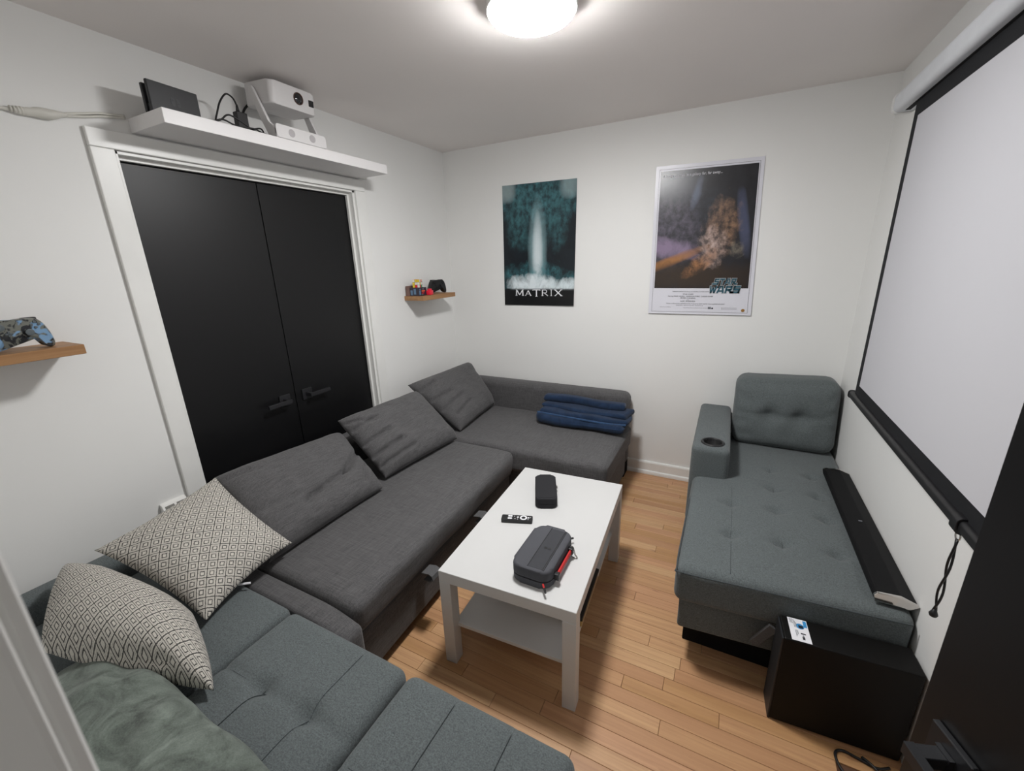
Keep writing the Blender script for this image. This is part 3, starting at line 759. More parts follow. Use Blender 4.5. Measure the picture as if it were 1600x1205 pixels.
# remote
rc = thing('remote_control', 'slim black remote with white buttons on the coffee table', 'remote', (1.3675, -1.5555, .4505), math.radians(19))
obj('remote_body', prism(rrect(-.071, .071, -.0205, .0205, .006, 4), 'z', 0, .017, .0015, 1), 'black', rc, local=True)
def ringb(r1, r0, x, z0=.0169, z1=.0182):
    bm = bmesh.new(); n = 28; R_ = []
    for rad, z in ((r0, z0), (r0, z1), (r1, z1), (r1, z0)): R_.append([bm.verts.new((x+rad*math.cos(2*math.pi*k/n), rad*math.sin(2*math.pi*k/n), z)) for k in range(n)])
    for a in range(4):
        for k in range(n): bm.faces.new((R_[a][k], R_[a][(k+1) % n], R_[(a+1) % 4][(k+1) % n], R_[(a+1) % 4][k]))
    return bm
obj('navigation_ring', ringb(.0165, .0095, .030), 'paper', rc, local=True)
obj('centre_button', lathe([(.008, .0169), (.008, .018), (.001, .018)], (.030, 0, 0), n=20), 'black', rc, local=True)
for a, c_, r_ in ((.004, .002, .0045), (.053, .001, .0045), (-.036, .0085, .006), (-.036, -.0085, .006), (-.027, .0085, .006), (-.027, -.0085, .006), (-.008, -.010, .0022), (-.012, .008, .002), (.004, -.012, .002), (.052, -.012, .002), (.062, .004, .002)):
    obj('button', lathe([(r_, .0169), (r_, .0184), (r_*.6, .0188), (.0005, .0188)], (a, c_, 0), n=14), 'paper', rc, local=True)

# carrying case
kc = thing('carrying_case', 'dark grey fabric carrying case with red handle on the coffee table', 'case', (1.5835, -1.758, .4505), 0)
def rounded(w, l, z0, z1, r, rz, rt=.014, top=True):
    b = prism(rrect(-w/2, w/2, -l/2, l/2, r, 7), 'z', z0, z1)
    zz = z1 if top else z0
    bmesh.ops.bevel(b, geom=[e for e in b.edges if all(abs(v.co.z-zz) < 1e-6 for v in e.verts)], offset=rt, segments=5, profile=.5, affect='EDGES')
    return b
obj('case_bottom', rounded(.156, .268, 0, .026, .04, 0, .006, False), 'grey_nylon', kc, True, local=True, angle=65)
obj('zipper', rounded(.146, .258, .0258, .0322, .036, 0, .0005), 'black', kc, local=True)
obj('zipper_line', rounded(.1475, .2595, .0274, .0290, .0365, 0, .0002), 'red', kc, local=True)
lid = obj('case_lid', rounded(.158, .270, .032, .072, .041, 0, .012), 'grey_nylon', kc, True, local=True, angle=65)
obj('band', box(-.012, .047, -.120, .120, .0715, .0728, .0005, 1), 'dark_nylon', lid, local=True)
for x_ in (-.012, .047, .052): obj('seam', box(x_-.0012, x_+.0012, -.122, .122, .0716, .0736, .0005, 1), 'black', lid, local=True)
obj('emblem', box(.005, .017, -.008, .004, .0727, .0733, .0002, 1), 'black', lid, local=True)
obj('emblem', box(.021, .033, -.008, .004, .0727, .0733, .0002, 1), 'black', lid, local=True)
hp = spline([(.0775, .075, .03), (.090, .066, .03), (.094, .03, .029), (.094, -.03, .029), (.090, -.066, .03), (.0775, -.078, .03)], 6)
hd_ = prism(rrect(-.0045, .0045, -.010, .010, .004, 3), 'z', -.068, .068, 0); hd_.transform(Matrix.Translation((.088, -.005, .031)) @ Matrix.Rotation(math.pi/2, 4, 'X'))
obj('handle', hd_, 'red', kc, True, local=True, angle=40, label='red webbing handle')
obj('handle_end', box(.076, .098, -.092, -.072, .02, .046, .003), 'black', kc, local=True); obj('handle_end', box(.076, .098, .062, .080, .02, .046, .003), 'black', kc, local=True)
for px, py, ang in ((.056, -.137, -.9), (.050, .134, 1.1)):
    b = bmesh.new(); v_ = Vector((math.cos(ang), math.sin(ang), -.25)); p0 = Vector((px, py, .029))
    tube([p0, p0+v_*.016], .0035, 8, b); zp = obj('zipper_pull', b, 'red', kc, True, local=True, angle=40)
    b = bmesh.new(); tube([p0+v_*.016, p0+v_*.034], .004, 8, b); obj('pull_tip', b, 'black', zp, local=True)
lo = spline([(.078, .102, .03), (.086, .106, .022), (.098, .092, .01), (.112, .078, .004), (.108, .072, .004), (.092, .074, .005), (.082, .082, .012)], 6)
obj('wrist_loop', tube(lo, .0018, 6), 'metal', kc, True, local=True, label='thin metal clip loop')

# ================================================================== PROJECTION SCREEN
ps = thing('projection_screen', 'pull-down white projection screen with black border on the right wall', 'screen', (2.715, -1.4, .86))
SY0, SY1, SX = -2.35, -.565, 2.715
obj('screen_case', prism(rrect(2.672, 2.752, 2.150, 2.226, .020, 4), 'y', -2.42, -.43), 'case_white', ps, True, angle=35)
capp = rrect(2.668, 2.756, 2.146, 2.230, .024, 5)
obj('case_end_cap', prism(capp, 'y', -.43, -.405, .003, 1), 'case_rim', ps); obj('case_end_cap', prism(capp, 'y', -2.445, -2.42, .003, 1), 'case_rim', ps)
obj('case_slot', box(2.706, 2.724, -2.40, -.46, 2.1485, 2.152), 'mask', ps)
b = prism([(2.752, 2.18), (2.775, 2.18), (2.775, 2.26), (2.735, 2.235), (2.735, 2.228), (2.752, 2.226)], 'y', -.445, -.425); obj('wall_bracket', b, 'case_rim', ps)
ZT, ZW, ZB, ZE = 2.148, 2.092, .975, .925
def sheet(y0, y1, z0, z1, th, n=24, off=0):
    bm = bmesh.new(); F, B = [], []
    for i in range(n+1):
        y = y0+(y1-y0)*i/n
        for k, z in enumerate((z0, z1)): pass
        x0 = SX-off; F.append([bm.verts.new((x0, y, z0)), bm.verts.new((x0, y, z1))]); B.append([bm.verts.new((x0+th, y, z0)), bm.verts.new((x0+th, y, z1))])
    for i in range(n):
        bm.faces.new((F[i][0], F[i+1][0], F[i+1][1], F[i][1])); bm.faces.new((B[i][0], B[i][1], B[i+1][1], B[i+1][0]))
        bm.faces.new((F[i][0], B[i][0], B[i+1][0], F[i+1][0])); bm.faces.new((F[i][1], F[i+1][1], B[i+1][1], B[i][1]))
    bm.faces.new((F[0][0], F[0][1], B[0][1], B[0][0])); bm.faces.new((F[n][0], B[n][0], B[n][1], F[n][1]))
    return bm
obj('screen_fabric', sheet(SY0, SY1, ZE, ZT, .0012), 'screen', ps, True, angle=40)
obj('black_border', sheet(SY0, SY1, ZW, ZT, .0006, 24, .0008), 'mask', ps, True, angle=40)
obj('black_border', sheet(SY0, SY1, ZE, ZB, .0006, 24, .0008), 'mask', ps, True, angle=40)
obj('black_border', sheet(SY1-.044, SY1, ZB, ZW, .0006, 6, .0008), 'mask', ps, True, angle=40)
obj('black_border', sheet(SY0, SY0+.044, ZB, ZW, .0006, 6, .0008), 'mask', ps, True, angle=40)
bb = obj('bottom_bar', prism(rrect(2.700, 2.728, .894, .928, .010, 4), 'y', SY0-.03, SY1+.035), 'black', ps, True, angle=35)
obj('bar_cap', prism(rrect(2.697, 2.731, .891, .931, .012, 4), 'y', SY1+.035, SY1+.043, .001, 1), 'black', bb)
b = prism(rrect(2.695, 2.733, .888, .934, .012, 4), 'y', -1.71, -1.675, .001, 1); cl = obj('handle_clamp', b, 'black', ps)
bm = bmesh.new(); n = 18
ringp = [(2.712, -1.693+.012*math.cos(2*math.pi*k/n), .876+.012*math.sin(2*math.pi*k/n)) for k in range(n)]
obj('ring', tube(ringp, .0018, 6, close=True), 'chrome', cl, True)
for s_ in (-1, 1):
    pts_ = [(2.712+.004*s_*math.sin(t*7), -1.695-.05*t*0+.005*s_*math.sin(t*9+.6), .866-.225*t) for t in [k/24 for k in range(25)]]
    obj('pull_cord', tube(pts_, .0028, 6), 'black', ps, True, label='twisted black pull cord')
obj('cord_tassel', lathe([(.003, .646), (.010, .628), (.008, .622), (.001, .621)], (2.712, -1.695, 0), n=12), 'black', ps, True)

# ================================================================== POSTERS
def poster_sheet(c, wav, seed, n=16):
    """c = TL TR BR BL in (x,z); bulges a few mm off the wall"""
    bm = bmesh.new(); uvl = bm.loops.layers.uv.new('uv'); F, B = [], []
    def off(u, v): return .0022+wav*(.5+.5*mnoise.noise(Vector((u*1.7+seed, v*2.1, seed))))*(1-.3*(u*(1-u)*4))+wav*.9*((1-v)**4)
    def P(u, v, o):
        x = (c[0][0]*(1-u)+c[1][0]*u)*v+(c[3][0]*(1-u)+c[2][0]*u)*(1-v); z = (c[0][1]*(1-u)+c[1][1]*u)*v+(c[3][1]*(1-u)+c[2][1]*u)*(1-v)
        return Vector((x, -off(u, v)-o, z))
    for j in range(n+1):
        F.append([bm.verts.new(P(i/n, j/n, 0)) for i in range(n+1)]); B.append([bm.verts.new(P(i/n, j/n, -.0008)) for i in range(n+1)])
    def q(vs, uv):
        f = bm.faces.new(vs)
        for l, t in zip(f.loops, uv): l[uvl].uv = t
    for j in range(n):
        for i in range(n):
            uv = [(i/n, j/n), ((i+1)/n, j/n), ((i+1)/n, (j+1)/n), (i/n, (j+1)/n)]
            q((F[j][i], F[j][i+1], F[j+1][i+1], F[j+1][i]), uv); q((B[j][i], B[j+1][i], B[j+1][i+1], B[j][i+1]), [uv[0], uv[3], uv[2], uv[1]])
    for i in range(n):
        q((F[0][i], B[0][i], B[0][i+1], F[0][i+1]), [(i/n, 0)]*4); q((F[n][i], F[n][i+1], B[n][i+1], B[n][i]), [(i/n, 1)]*4)
        q((F[i][0], F[i+1][0], B[i+1][0], B[i][0]), [(0, i/n)]*4); q((F[i][n], B[i][n], B[i+1][n], F[i+1][n]), [(1, i/n)]*4)
    return bm, P
# poster one: abstract dark teal print, white title
M['art1'] = art_mat('teal_poster_print', lin((14, 21, 27)), [
    (.50, .90, .70, .26, 0, (78, 132, 140), .45, .85, 2, 3), (.06, .97, .14, .12, 0, (158, 176, 178), .1, .75, 3, 0), (.91, .97, .14, .12, 0, (150, 172, 175), .1, .7, 3, 0),
    (.22, .68, .20, .26, .12, (70, 118, 124), .4, .8, 2, 3), (.74, .70, .20, .26, -.1, (66, 112, 118), .4, .8, 2, 3),
    (.49, .46, .14, .46, 0, (150, 186, 192), .12, .75, 2, 0), (.49, .42, .08, .38, 0, (222, 232, 236), .08, .85, 2, 0),
    (.46, .22, .62, .16, 0, (72, 132, 140), .6, .85, 2, 3), (.42, .18, .42, .10, 0, (224, 234, 238), .55, 1.0, 2, 0), (.86, .17, .24, .07, 0, (218, 230, 234), .5, 1.0, 2, 0),
    (.5, .05, 4, .098, 0, (13, 14, 17), 0, 1.0, 12, 0)])
p1 = thing('wall_poster', 'dark teal film poster with a white serif title', 'poster', (.81, 0, 1.69), 0, 'film posters on the back wall')
C1 = [(.525, 2.133), (1.110, 2.124), (1.097, 1.257), (.517, 1.256)]
bm, P1 = poster_sheet(C1, .006, 2.0)
sh = obj('sheet', bm, M['art1'], p1, True, angle=30)
def drape(o, Pf, C, off):
    for v in o.data.vertices:
        p = o.matrix_world @ v.co if False else v.co+Vector(world_m(o).translation)
        u = vv = .5
        for _ in range(6):
            zb = C[3][1]*(1-u)+C[2][1]*u; zt = C[0][1]*(1-u)+C[1][1]*u; vv = (p.z-zb)/(zt-zb)
            xl = C[3][0]*(1-vv)+C[0][0]*vv; xr = C[2][0]*(1-vv)+C[1][0]*vv; u = (p.x-xl)/(xr-xl)
        v.co.y += Pf(u, vv, off).y-p.y - (0 if p.y > -.5 else 0)
def serif(letter):
    w = .16
    t = {'M': [bar(.08, 0, .12, 1, w), bar(.92, 0, .88, 1, w), bar(.12, .98, .5, .12, w*.9), bar(.88, .98, .5, .12, w*.7), bar(-.05, .03, .22, .03, .07), bar(.78, .03, 1.05, .03, .07), bar(-.02, .97, .2, .97, .07), bar(.8, .97, 1.02, .97, .07)],
         'A': [bar(.1, 0, .5, 1, w*.6), bar(.9, 0, .5, 1, w), bar(.25, .34, .75, .34, .09), bar(-.02, .03, .22, .03, .07), bar(.76, .03, 1.02, .03, .07)],
         'T': [bar(.5, -.12, .5, 1, w), bar(-.02, .95, 1.02, .95, .12), bar(.0, .8, .0, 1, .08), bar(1., .8, 1., 1, .08), bar(.34, -.1, .66, -.1, .07)],
         'R': [bar(.15, 0, .15, 1, w), bar(.15, .94, .7, .94, .11), bar(.15, .48, .7, .48, .11), bar(.72, .5, .80, .72, .13), bar(.80, .70, .72, .92, .13), bar(.45, .46, .98, 0, w*.9), bar(-.02, .03, .32, .03, .07)],
         'I': [bar(.5, 0, .5, 1, w*1.2), bar(.22, .03, .78, .03, .07), bar(.22, .97, .78, .97, .07)],
         'X': [bar(.05, 1, .95, 0, w), bar(.92, 1, .08, 0, w*.7), bar(-.06, .97, .25, .97, .07), bar(.75, .97, 1.05, .97, .07), bar(-.05, .03, .22, .03, .07), bar(.76, .03, 1.08, .03, .07)]}
    return t[letter]
polys = []; xo = 0
for l_, wdt in (('M', 1.0), ('A', .82), ('T', .9), ('R', .8), ('I', .42), ('X', .9)):
    for p in serif(l_): polys.append([(xo+x*wdt, yv*(1.0 if l_ != 'A' else .86)) for x, yv in p])
    xo += wdt+.17
k = .40/xo
nY = -.0105
drape(obj('title_lettering', strokes([[(x*k, yv*.047) for x, yv in p] for p in polys], (.617, nY, 1.329), (1, 0, 0), (0, 0, 1), .0008), 'paper', sh, label='white serif lettering MATRIX'), P1, C1, .0012)
# poster two: abstract dark painting above a white credits panel
M['art2'] = art_mat('dusky_poster_print', lin((24, 24, 29)), [
    (.14, .52, .42, .40, .3, (106, 100, 116), .35, .75, 2, 3), (.22, .86, .30, .16, 0, (98, 100, 108), .25, .6, 2, 0), (.10, .36, .46, .10, -.12, (146, 128, 156), .35, .85, 2, 0), (.10, .22, .56, .05, .30, (170, 116, 66), .2, .9, 2, 0),
    (.40, .80, .05, .16, -.3, (104, 112, 132), .25, .8, 2, 0), (.90, .55, .06, .30, .2, (76, 82, 108), .2, .85, 3, 0), (.42, .10, .9, .15, 0, (54, 41, 30), .3, .95, 2, 0),
    (.58, .66, .22, .2, .2, (52, 58, 70), .5, .7, 2, 3), (.68, .52, .20, .30, -.25, (160, 124, 96), .6, .75, 2, 3), (.60, .36, .16, .2, -.3, (196, 174, 168), .6, .85, 2, 3), (.50, .22, .24, .08, .5, (172, 120, 78), .4, .8, 2, 3), (.86, .33, .09, .08, 0, (150, 140, 124), .6, .7, 2, 3)])
M['sheet2'] = plain('white_poster_paper', (222, 222, 230), .32, var=.01)
p2 = thing('wall_poster', 'white-bordered film poster with dark painting and block title', 'poster', (1.94, 0, 1.67), 0, 'film posters on the back wall')
C2 = [(1.632, 2.133), (2.226, 2.119), (2.257, 1.218), (1.637, 1.218)]
bm, P2 = poster_sheet(C2, .007, 6.0)
sh2 = obj('sheet', bm, 'sheet2', p2, True, angle=30)
def on2(u, v, o=.0010): return P2(u, v, o)
def patch(u0, u1, v0, v1, n, o):
    bm = bmesh.new(); uvl = bm.loops.layers.uv.new('uv')
    V = [[bm.verts.new(on2(u0+(u1-u0)*i/n, v0+(v1-v0)*j/n, o)) for i in range(n+1)] for j in range(n+1)]
    for j in range(n):
        for i in range(n):
            f = bm.faces.new((V[j][i], V[j][i+1], V[j+1][i+1], V[j+1][i]))
            for l, t in zip(f.loops, ((i, j), (i+1, j), (i+1, j+1), (i, j+1))): l[uvl].uv = (t[0]/n, t[1]/n)
    return bm
obj('painting', patch(.050, .955, .185, .965, 24, .0012), M['art2'], sh2, True)
for u0, u1, v0, v1 in ((.035, .967, .976, .9775), (.035, .967, .016, .0175), (.035, .0372, .016, .977), (.965, .967, .016, .977)): obj('frame_line', patch(u0, u1, v0, v1, 12, .0013), 'ink', sh2)
def on_text(name, body, size, mat, u, v, par, align='LEFT', sx=1, bold=0):
    o_ = on2(u, v, .0024); e = (on2(u+.05, v, .0024)-o_)
    o = text(name, body, size, mat, par, o_, Vector((e.x, 0, e.z)), Vector((-e.z, 0, e.x)), .0003, align, sx, bold); drape(o, P2, C2, .0018); return o
on_text('tagline', 'A long time ago in a galaxy far, far away...', .0225, 'paper', .075, .925, sh2, sx=.90, bold=.0004)
for body, sz, v, u in (('TWENTIETH CENTURY-FOX Presents A LUCASFILM LTD. PRODUCTION', .0070, .158, .42), ('STAR WARS', .012, .138, .40), ('Starring MARK HAMILL  HARRISON FORD  CARRIE FISHER', .0108, .124, .42), ('PETER CUSHING', .0125, .110, .40), ('and', .007, .100, .40), ('ALEC GUINNESS', .0125, .088, .40),
                      ('Written and Directed by GEORGE LUCAS  Produced by GARY KURTZ  Music by JOHN WILLIAMS', .0085, .072, .47), ('PANAVISION   PRINTS BY DE LUXE   TECHNICOLOR', .0070, .060, .42)):
    on_text('credits', body, sz, 'ink', u, v, sh2, 'CENTER')
on_text('credits', 'Making Films Sound Better', .0065, 'grey_ink', .12, .047, sh2); on_text('credits', 'Original Motion Picture Soundtrack on Records and Tapes', .0060, 'grey_ink', .36, .044, sh2)
for u0, u1, v0, v1, mt in ((.60, .63, .040, .055, 'grey_ink'), (.635, .65, .040, .050, 'ink'), (.73, .87, .048, .0495, 'grey_ink'), (.73, .87, .040, .0415, 'grey_ink'), (.73, .732, .036, .053, 'grey_ink')): obj('print_mark', patch(u0, u1, v0, v1, 3, .0014), mt, sh2)
sp_ = on2(.925, .034, .0016)
obj('seal', lathe([(.010, 0), (.010, -.0006), (.001, -.0006)], sp_, 'y', 20), 'gold_ink', sh2)
def block(l):
    w = .26
    return {'S': [bar(0, .87, 1, .87, w), bar(.13, .5, .13, 1, w), bar(0, .5, 1, .5, w), bar(.87, 0, .87, .5, w), bar(-.35, .13, 1, .13, w)],
            'T': [bar(-.1, .87, 1, .87, w), bar(.5, 0, .5, .87, w*1.1)],
            'A': [bar(.05, 0, .34, 1, w), bar(.95, 0, .66, 1, w), bar(.2, .3, .8, .3, .18), bar(.3, .9, .7, .9, .2)],
            'R': [bar(.13, 0, .13, 1, w), bar(.13, .87, .9, .87, w), bar(.13, .45, .9, .45, w), bar(.87, .45, .87, 1, w), bar(.5, .45, .95, .1, w), bar(.75, .12, 1.35, .12, w)],
            'W': [bar(.02, 1, .25, 0, w*.9), bar(.25, 0, .5, .8, w*.8), bar(.5, .8, .75, 0, w*.8), bar(.75, 0, .98, 1, w*.9)]}[l]
def logo(word, x0, x1, z0, z1, shear):
    polys = []; L = len(word); cw = (x1-x0)/L
    for i, l in enumerate(word):
        for p in block(l): polys.append([(x0+(i+.08+.84*x)*cw+shear*yv*(z1-z0), z0+yv*(z1-z0)) for x, yv in p])
    return polys
o_ = on2(.755, .205, .0032); base = Vector((1, 0, 0))
L1 = logo('STAR', -.075, .052, .004, .042, .18); L2 = logo('WARS', -.098, .080, -.048, -.003, .15)
def grow(polys, g):
    out = []
    for p in polys:
        cx = sum(a for a, _ in p)/4; cz = sum(c for _, c in p)/4
        out.append([(a+(g if a > cx else -g), c+(g if c > cz else -g)) for a, c in p])
    return out
drape(obj('title_outline', strokes(grow(L1+L2, .0022), o_, (1, 0, 0), (0, 0, 1), .0004), 'dim_white', sh2), P2, C2, .0018)
obj('title_lettering', strokes(L1+L2, o_+Vector((0, -.0005, 0)), (1, 0, 0), (0, 0, 1), .0005), 'teal_ink', sh2, label='petrol blue block lettering STAR WARS').name
drape(sh2.children[-1], P2, C2, .0024)

# ================================================================== SHELVES AND WHAT STANDS ON THEM
ws = thing('floating_shelf', 'long white floating shelf above the black doors', 'shelf', (0, -1.49, 2.105))
obj('shelf_board', box(.0005, .247, -2.058, -.922, 2.107, 2.156, .0012, 1), 'white_shelf', ws)
obj('wall_cleat', box(.0003, .018, -.915, -.86, 2.112, 2.126, .001), 'trim', ws)
os1 = thing('floating_shelf', 'small oak floating shelf in the far corner above the sofa', 'shelf', (0, -.405, 1.335), 0, 'small oak wall shelves')
obj('shelf_board', box(.0005, .175, -.606, -.205, 1.337, 1.369, .0012, 1), 'oak', os1)
obj('bracket', box(.0002, .012, -.57, -.24, 1.345, 1.36, .001), 'metal', os1)
os2 = dup(os1, (0, -2.635, 1.326), 0, 'oak floating shelf at the left edge of the view')
os2['group'] = 'small oak wall shelves'
# console dock
dk = thing('console_dock', 'black console dock standing on the white shelf', 'dock', (.155, -1.965, 2.1565), math.radians(4))
lean = Matrix.Rotation(math.radians(0), 4, 'Y')
obj('dock_back', box(-.031, -.017, -.088, .088, 0, .097, .003, 2), 'dock', dk, local=True)
fr = obj('dock_front', box(.0, .014, -.088, .088, 0, .104, .003, 2), 'dock', dk, local=True)
obj('dock_base', box(-.0169, -.0001, -.082, .086, 0.0, .03, .001), 'black', dk, local=True)
for s_, y0 in ((-1, -.016), (1, .003)):
    pl = rrect(y0, y0+.013, .036, .064, .006, 4); b = prism(pl, 'x', .0138, .0147); obj('emblem', b, 'dockmark', fr, local=True)
obj('emblem', lathe([(.0025, .0146), (.0025, .0152), (.0003, .0152)], (0, -.0095, .056), 'x', 12), 'dock', fr, local=True); obj('emblem', lathe([(.0025, .0146), (.0025, .0152), (.0003, .0152)], (0, .0095, .047), 'x', 12), 'dock', fr, local=True)
# charger, cables, power strip
tag(obj('power_strip', box(.035, .080, -1.86, -1.60, 2.1565, 2.188, .004, 2), 'outlet', None, loc=(.057, -1.73, 2.1565)), 'white power strip at the back of the white shelf', 'power strip')
ad = thing('power_adapter', 'black power adapter with cable on the white shelf', 'adapter', (.15, -1.69, 2.1565))
obj('adapter_body', box(.128, .158, -1.722, -1.675, 2.1575, 2.245, .003, 2), 'black', ad)
cb_ = obj('cable', tube(spline([(.143, -1.706, 2.270), (.145, -1.72, 2.295), (.150, -1.75, 2.300), (.158, -1.785, 2.262), (.165, -1.81, 2.215), (.17, -1.825, 2.178), (.165, -1.80, 2.163), (.16, -1.75, 2.17), (.165, -1.70, 2.163)], 8), .0035, 7), 'cable', ad, True)
obj('strain_relief', lathe([(.008, 2.245), (.0055, 2.262), (.0036, 2.274)], (.143, -1.706, 0), n=12), 'black', cb_, True)
CL = [((.20, -1.87, 2.161), (.21, -1.83, 2.176), (.205, -1.80, 2.20), (.20, -1.775, 2.205), (.205, -1.74, 2.19), (.21, -1.69, 2.166), (.205, -1.64, 2.161)),
      ((.17, -1.86, 2.161), (.185, -1.81, 2.186), (.19, -1.765, 2.176), (.195, -1.71, 2.170), (.20, -1.655, 2.185), (.19, -1.635, 2.168), (.205, -1.665, 2.161)),
      ((.22, -1.80, 2.161), (.215, -1.755, 2.164), (.218, -1.70, 2.172), (.215, -1.66, 2.165), (.22, -1.63, 2.161))]
for k, p in enumerate(CL):
    tag(obj('cable', tube(spline(p, 8), .0034, 7), 'cable', None, True, loc=(.2, -1.75, 2.157)), ('black cable arching highest in the tangle on the white shelf', 'black cable twisted through the middle of the shelf tangle', 'black cable lying flat at the white shelf edge')[k], 'cable', 'cables on the white shelf')
# projector
pj = thing('projector', 'white projector on a U-shaped stand on the white shelf', 'projector', (.17, -1.49, 2.1565))
T = Matrix.Translation((.135, -1.478, 2.352)) @ Matrix.Rotation(math.radians(4), 4, 'Y')
b = prism(rrect(-.094, .094, -.118, .118, .022, 5), 'z', -.046, .046); bmesh.ops.bevel(b, geom=[e for e in b.edges if abs(e.verts[0].co.z-e.verts[1].co.z) < 1e-6], offset=.007, segments=3, profile=.5, affect='EDGES'); b.transform(T)
bd = obj('projector_body', b, 'proj', pj, True, angle=40)
def xl(prof, cy, cz, mat, name, n=28):
    b = lathe(prof, (0, cy, cz), 'x', n); b.transform(T); return obj(name, b, mat, bd, True, angle=35)
xl([(.0255, .0925), (.0255, .0965), (.0215, .0965), (.0205, .0945), (.001, .0945)], .022, .004, 'ring', 'lens_ring'); xl([(.0205, .0946), (.015, .0975), (.008, .0992), (.001, .0998)], .022, .004, 'lens', 'lens')
b = box(.0928, .0952, .077, .105, -.013, .015, .001, 1); b.transform(T); obj('sensor_window', b, 'lens', bd)
# stand: two arms leaning back and a front plate
ap = [(.246, 2.1575), (.196, 2.1575), (.150, 2.25), (.105, 2.362), (.110, 2.378), (.122, 2.380), (.132, 2.370), (.165, 2.30), (.2, 2.225), (.246, 2.19)]
for y0, y1 in ((-1.612, -1.600), (-1.356, -1.344)):
    obj('stand_arm', prism(ap, 'y', y0, y1, .002, 1), 'proj', pj)
pl = prism(rrect(-1.612, -1.344, 2.1572, 2.213, .012, 4), 'x', .236, .248, .002, 1)
pt = obj('stand_plate', pl, 'proj', pj)
obj('stand_base', box(.11, .238, -1.599, -1.357, 2.1572, 2.165, .002), 'proj', pj)
for yy in (-1.535, -1.425): obj('stand_pad', lathe([(.0165, .2475), (.0165, .2490), (.001, .2490)], (0, yy, 2.186), 'x', 24), 'pad', pt)
pl = tube(spline([(.02, -1.56, 2.34), (.01, -1.59, 2.30), (.012, -1.61, 2.24), (.04, -1.615, 2.19)], 8), .005, 8); obj('power_cord', pl, 'cable', pj, True)

# wall cord with painted plug
wc = thing('extension_cord', 'white painted extension cord with plug along the left wall', 'cord', (.01, -2.3, 2.1))
for dz in (0, .010): obj('cord', tube(spline([(.006, -2.07, 2.155+dz*.6), (.006, -2.14, 2.143+dz), (.006, -2.19, 2.130+dz), (.006, -2.245, 2.119+dz*.6)], 6), .0045, 8), 'wcable', wc, True)
pg = obj('plug_body', tube(spline([(.010, -2.242, 2.121), (.012, -2.262, 2.118), (.013, -2.285, 2.112), (.013, -2.315, 2.110), (.012, -2.345, 2.106), (.009, -2.372, 2.104)], 4), [.007, .007, .008, .009, .010, .012, .014, .015, .016, .017, .017, .017, .016, .015, .013, .013, .012, .012, .011, .010, .008], 10), 'wcable', wc, True)
for k in range(4): obj('grip_ridge', tube([(.011, -2.352-.008*k, 2.106), (.011, -2.356-.008*k, 2.1055)], .0128-.001*k, 10), 'wcable', pg, True)
obj('cord', tube(spline([(.008, -2.378, 2.104), (.006, -2.44, 2.103), (.006, -2.55, 2.106), (.006, -2.7, 2.112), (.006, -2.98, 2.12)], 6), .0055, 8), 'wcable', wc, True)
# outlet adapter half hidden by the pillow
oa = thing('plug_adapter', 'white two-slot plug adapter on the left wall behind the pillow', 'adapter', (0, -2.265, .50))
prof = [(0, .50), (.045, .50), (.045, .565), (.018, .612), (0, .616)]
obj('adapter_body', prism(prof, 'y', -2.313, -2.217, .002, 1), 'outlet', oa)
for y0 in (-2.303, -2.259):
    obj('slot', box(-.016, .016, y0, y0+.034, -.0012, .0012, .0005, mat=Matrix.Translation((.032, 0, .590)) @ Matrix.Rotation(math.radians(60), 4, 'Y')), 'hole', oa)

# game controllers
def controller(name, label, loc, rz, shell_mat, detail):
    t = thing(name, label, 'controller', loc, rz, 'game controllers on the oak shelves')
    # local: y = width, z = up, x = towards viewer; stands on its grips
    half = [(0, .100), (.030, .102), (.050, .098), (.062, .088), (.070, .070), (.077, .045), (.080, .022), (.078, .008), (.070, .002), (.061, .006), (.053, .020), (.044, .036), (.034, .044), (.018, .046), (0, .046)]
    out = spline([(y_, 0, z_) for y_, z_ in half], 3)
    pl_ = [(p.x, p.z) for p in out]; poly = pl_+[(-a, c_) for a, c_ in pl_[::-1][1:-1]]
    b = bmesh.new(); n = len(poly); rings = []
    cz = .06
    for x_, s in ((-.024, .80), (-.019, .92), (-.008, 1.0), (.006, 1.0), (.014, .94), (.019, .84)):
        rings.append([b.verts.new((x_+.25*(.1-z_)*.0, y_*(.5+.5*s), max(.0005, cz+(z_-cz)*(.55+.45*s)))) for y_, z_ in poly])
    for A, B in zip(rings, rings[1:]):
        for k in range(n): b.faces.new((A[k], A[(k+1) % n], B[(k+1) % n], B[k]))
    b.faces.new(rings[0]); b.faces.new(rings[-1])
    bmesh.ops.triangulate(b, faces=[f for f in b.faces if len(f.verts) > 4])
    sh_ = obj('shell', b, shell_mat, t, True, local=True, angle=50)
    for y_, z_ in ((-.040, .080), (.022, .058)):
        s_ = obj('thumbstick', lathe([(.0075, .016), (.0065, .024), (.010, .026), (.0105, .030), (.008, .031), (.001, .0295)], (0, y_, z_), 'x', 18), detail, t, True, local=True, angle=40)
    obj('direction_pad', join(box(.017, .022, -.031, -.013, .055, .061, .001, 1), box(.017, .022, -.025, -.019, .049, .067, .001, 1)), detail, t, local=True)
    for dy, dz in ((0, .009), (0, -.009), (.009, 0), (-.009, 0)): obj('face_button', lathe([(.004, .017), (.004, .0215), (.0005, .022)], (0, .042+dy, .080+dz), 'x', 12), detail, t, True, local=True, angle=40)
    for s in (-1, 1): obj('shoulder_button', box(-.016, .006, min(s*.022, s*.056), max(s*.022, s*.056), .086, .1025, .003, 2), 'glove', t, local=True)
    return t
controller('game_controller', 'black game controller standing on the far oak shelf', (.085, -.315, 1.3695), -.25, 'black', 'glove')
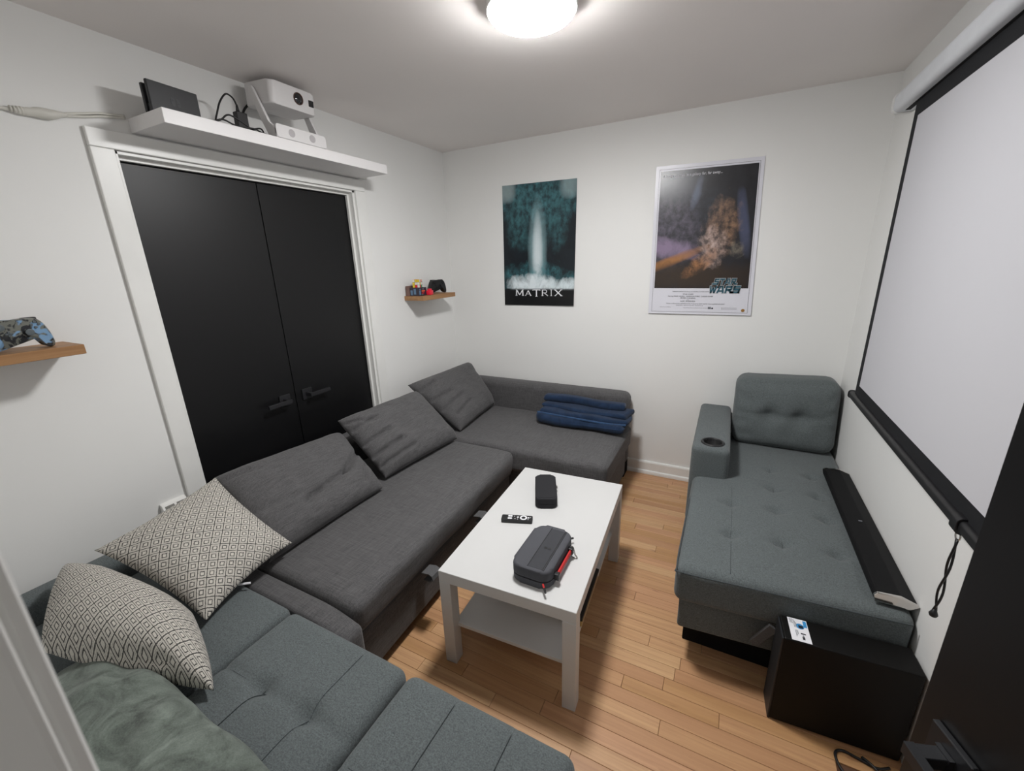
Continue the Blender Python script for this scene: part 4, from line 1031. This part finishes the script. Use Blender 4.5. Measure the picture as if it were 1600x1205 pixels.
def camo():
    t = NT('patterned_shell'); v = t.coord(); n = t.noise(v, 38, 3, .6, 1.0); n2 = t.noise(v, 22, 2, .5, .5)
    col = t.mix(t.rng(n, .47, .53), lin((30, 32, 36)), lin((112, 114, 106)))
    col = t.mix(t.rng(n2, .56, .60), col, lin((120, 156, 190)))
    return t.out(col, .35)
M['camo'] = camo()
M['stick'] = plain('grey_thumbstick', (86, 94, 98), .5)
controller('game_controller', 'grey and light blue patterned game controller at the left edge', (.115, -2.565, 1.3585), .1, 'camo', 'stick')
# puzzle cube, boxes
bx = thing('printed_box', 'black printed box on the far oak shelf beneath the puzzle cube', 'box', (.085, -.545, 1.3695))
obj('carton', box(.045, .125, -.590, -.500, 1.3695, 1.427, .001, 1), 'boxviolet', bx)
fx = .1252
for y0, y1, z0, z1, mt in ((-.585, -.567, 1.375, 1.405, 'boxblue'), (-.580, -.570, 1.408, 1.420, 'boxblue'), (-.556, -.52, 1.398, 1.408, 'corg'), (-.556, -.53, 1.385, 1.392, 'cred'), (-.545, -.535, 1.412, 1.422, 'grey_ink'), (-.56, -.54, 1.376, 1.381, 'grey_ink')):
    obj('print_panel', box(fx-.0005, fx+.0005, y0, y1, z0, z1), mt, bx)
for y0, y1, z0, z1, mt in ((.05, .07, 1.375, 1.41, 'boxblue'), (.08, .1, 1.38, 1.42, 'boxblue')): obj('print_panel', box(y0, y1, -.5905, -.5895, z0, z1), mt, bx)
pc = thing('puzzle_cube', 'colourful puzzle cube sitting on the printed box', 'puzzle', (.085, -.545, 1.4275), .25)
q = .057/3
obj('cube_core', box(-.0275, .0275, -.0275, .0275, .001, .056), 'black', pc, local=True)
colr = random.Random(3); names = ['cred', 'cyel', 'cgrn', 'cwht', 'corg', 'cwht']
front = [['cred', 'cgrn', 'cwht'], ['cyel', 'cwht', 'cwht'], ['cwht', 'corg', 'cwht']]
for a in range(3):
    for c_ in range(3):
        y0, z0 = -.0285+a*q, c_*q
        obj('sticker', box(.0275, .0287, y0+.0008, y0+q-.0008, z0+.0008, z0+q-.0008, .0004, 1), front[c_][a], pc, local=True)
        obj('sticker', box(y0+.0008, y0+q-.0008, -.0287, -.0275, z0+.0008, z0+q-.0008, .0004, 1), colr.choice(names), pc, local=True)
        obj('sticker', box(y0+.0008, y0+q-.0008, .0275, .0287, z0+.0008, z0+q-.0008, .0004, 1), colr.choice(names), pc, local=True)
        obj('sticker', box(-.0285+a*q+.0008, -.0285+(a+1)*q-.0008, -.0285+c_*q+.0008, -.0285+(c_+1)*q-.0008, .056, .0572, .0004, 1), colr.choice(names), pc, local=True)
rb = thing('red_block', 'small bright red block in front of the black controller', 'toy', (.142, -.485, 1.3695), .15)
obj('block_body', box(-.02, .02, -.021, .021, 0, .034, .006, 3), 'hotred', rb, True, local=True, angle=40)
obj('block_top', prism(rrect(-.014, .014, -.013, .013, .007, 4), 'z', .0335, .046, .003, 2), 'hotred', rb, True, local=True, angle=40)
bk = tag(obj('card_box', box(.012, .042, -.597, -.545, 1.3695, 1.440, .001, 1), 'boxbrown', None, loc=(.027, -.57, 1.3695)), 'small brown card box behind the printed box', 'box')
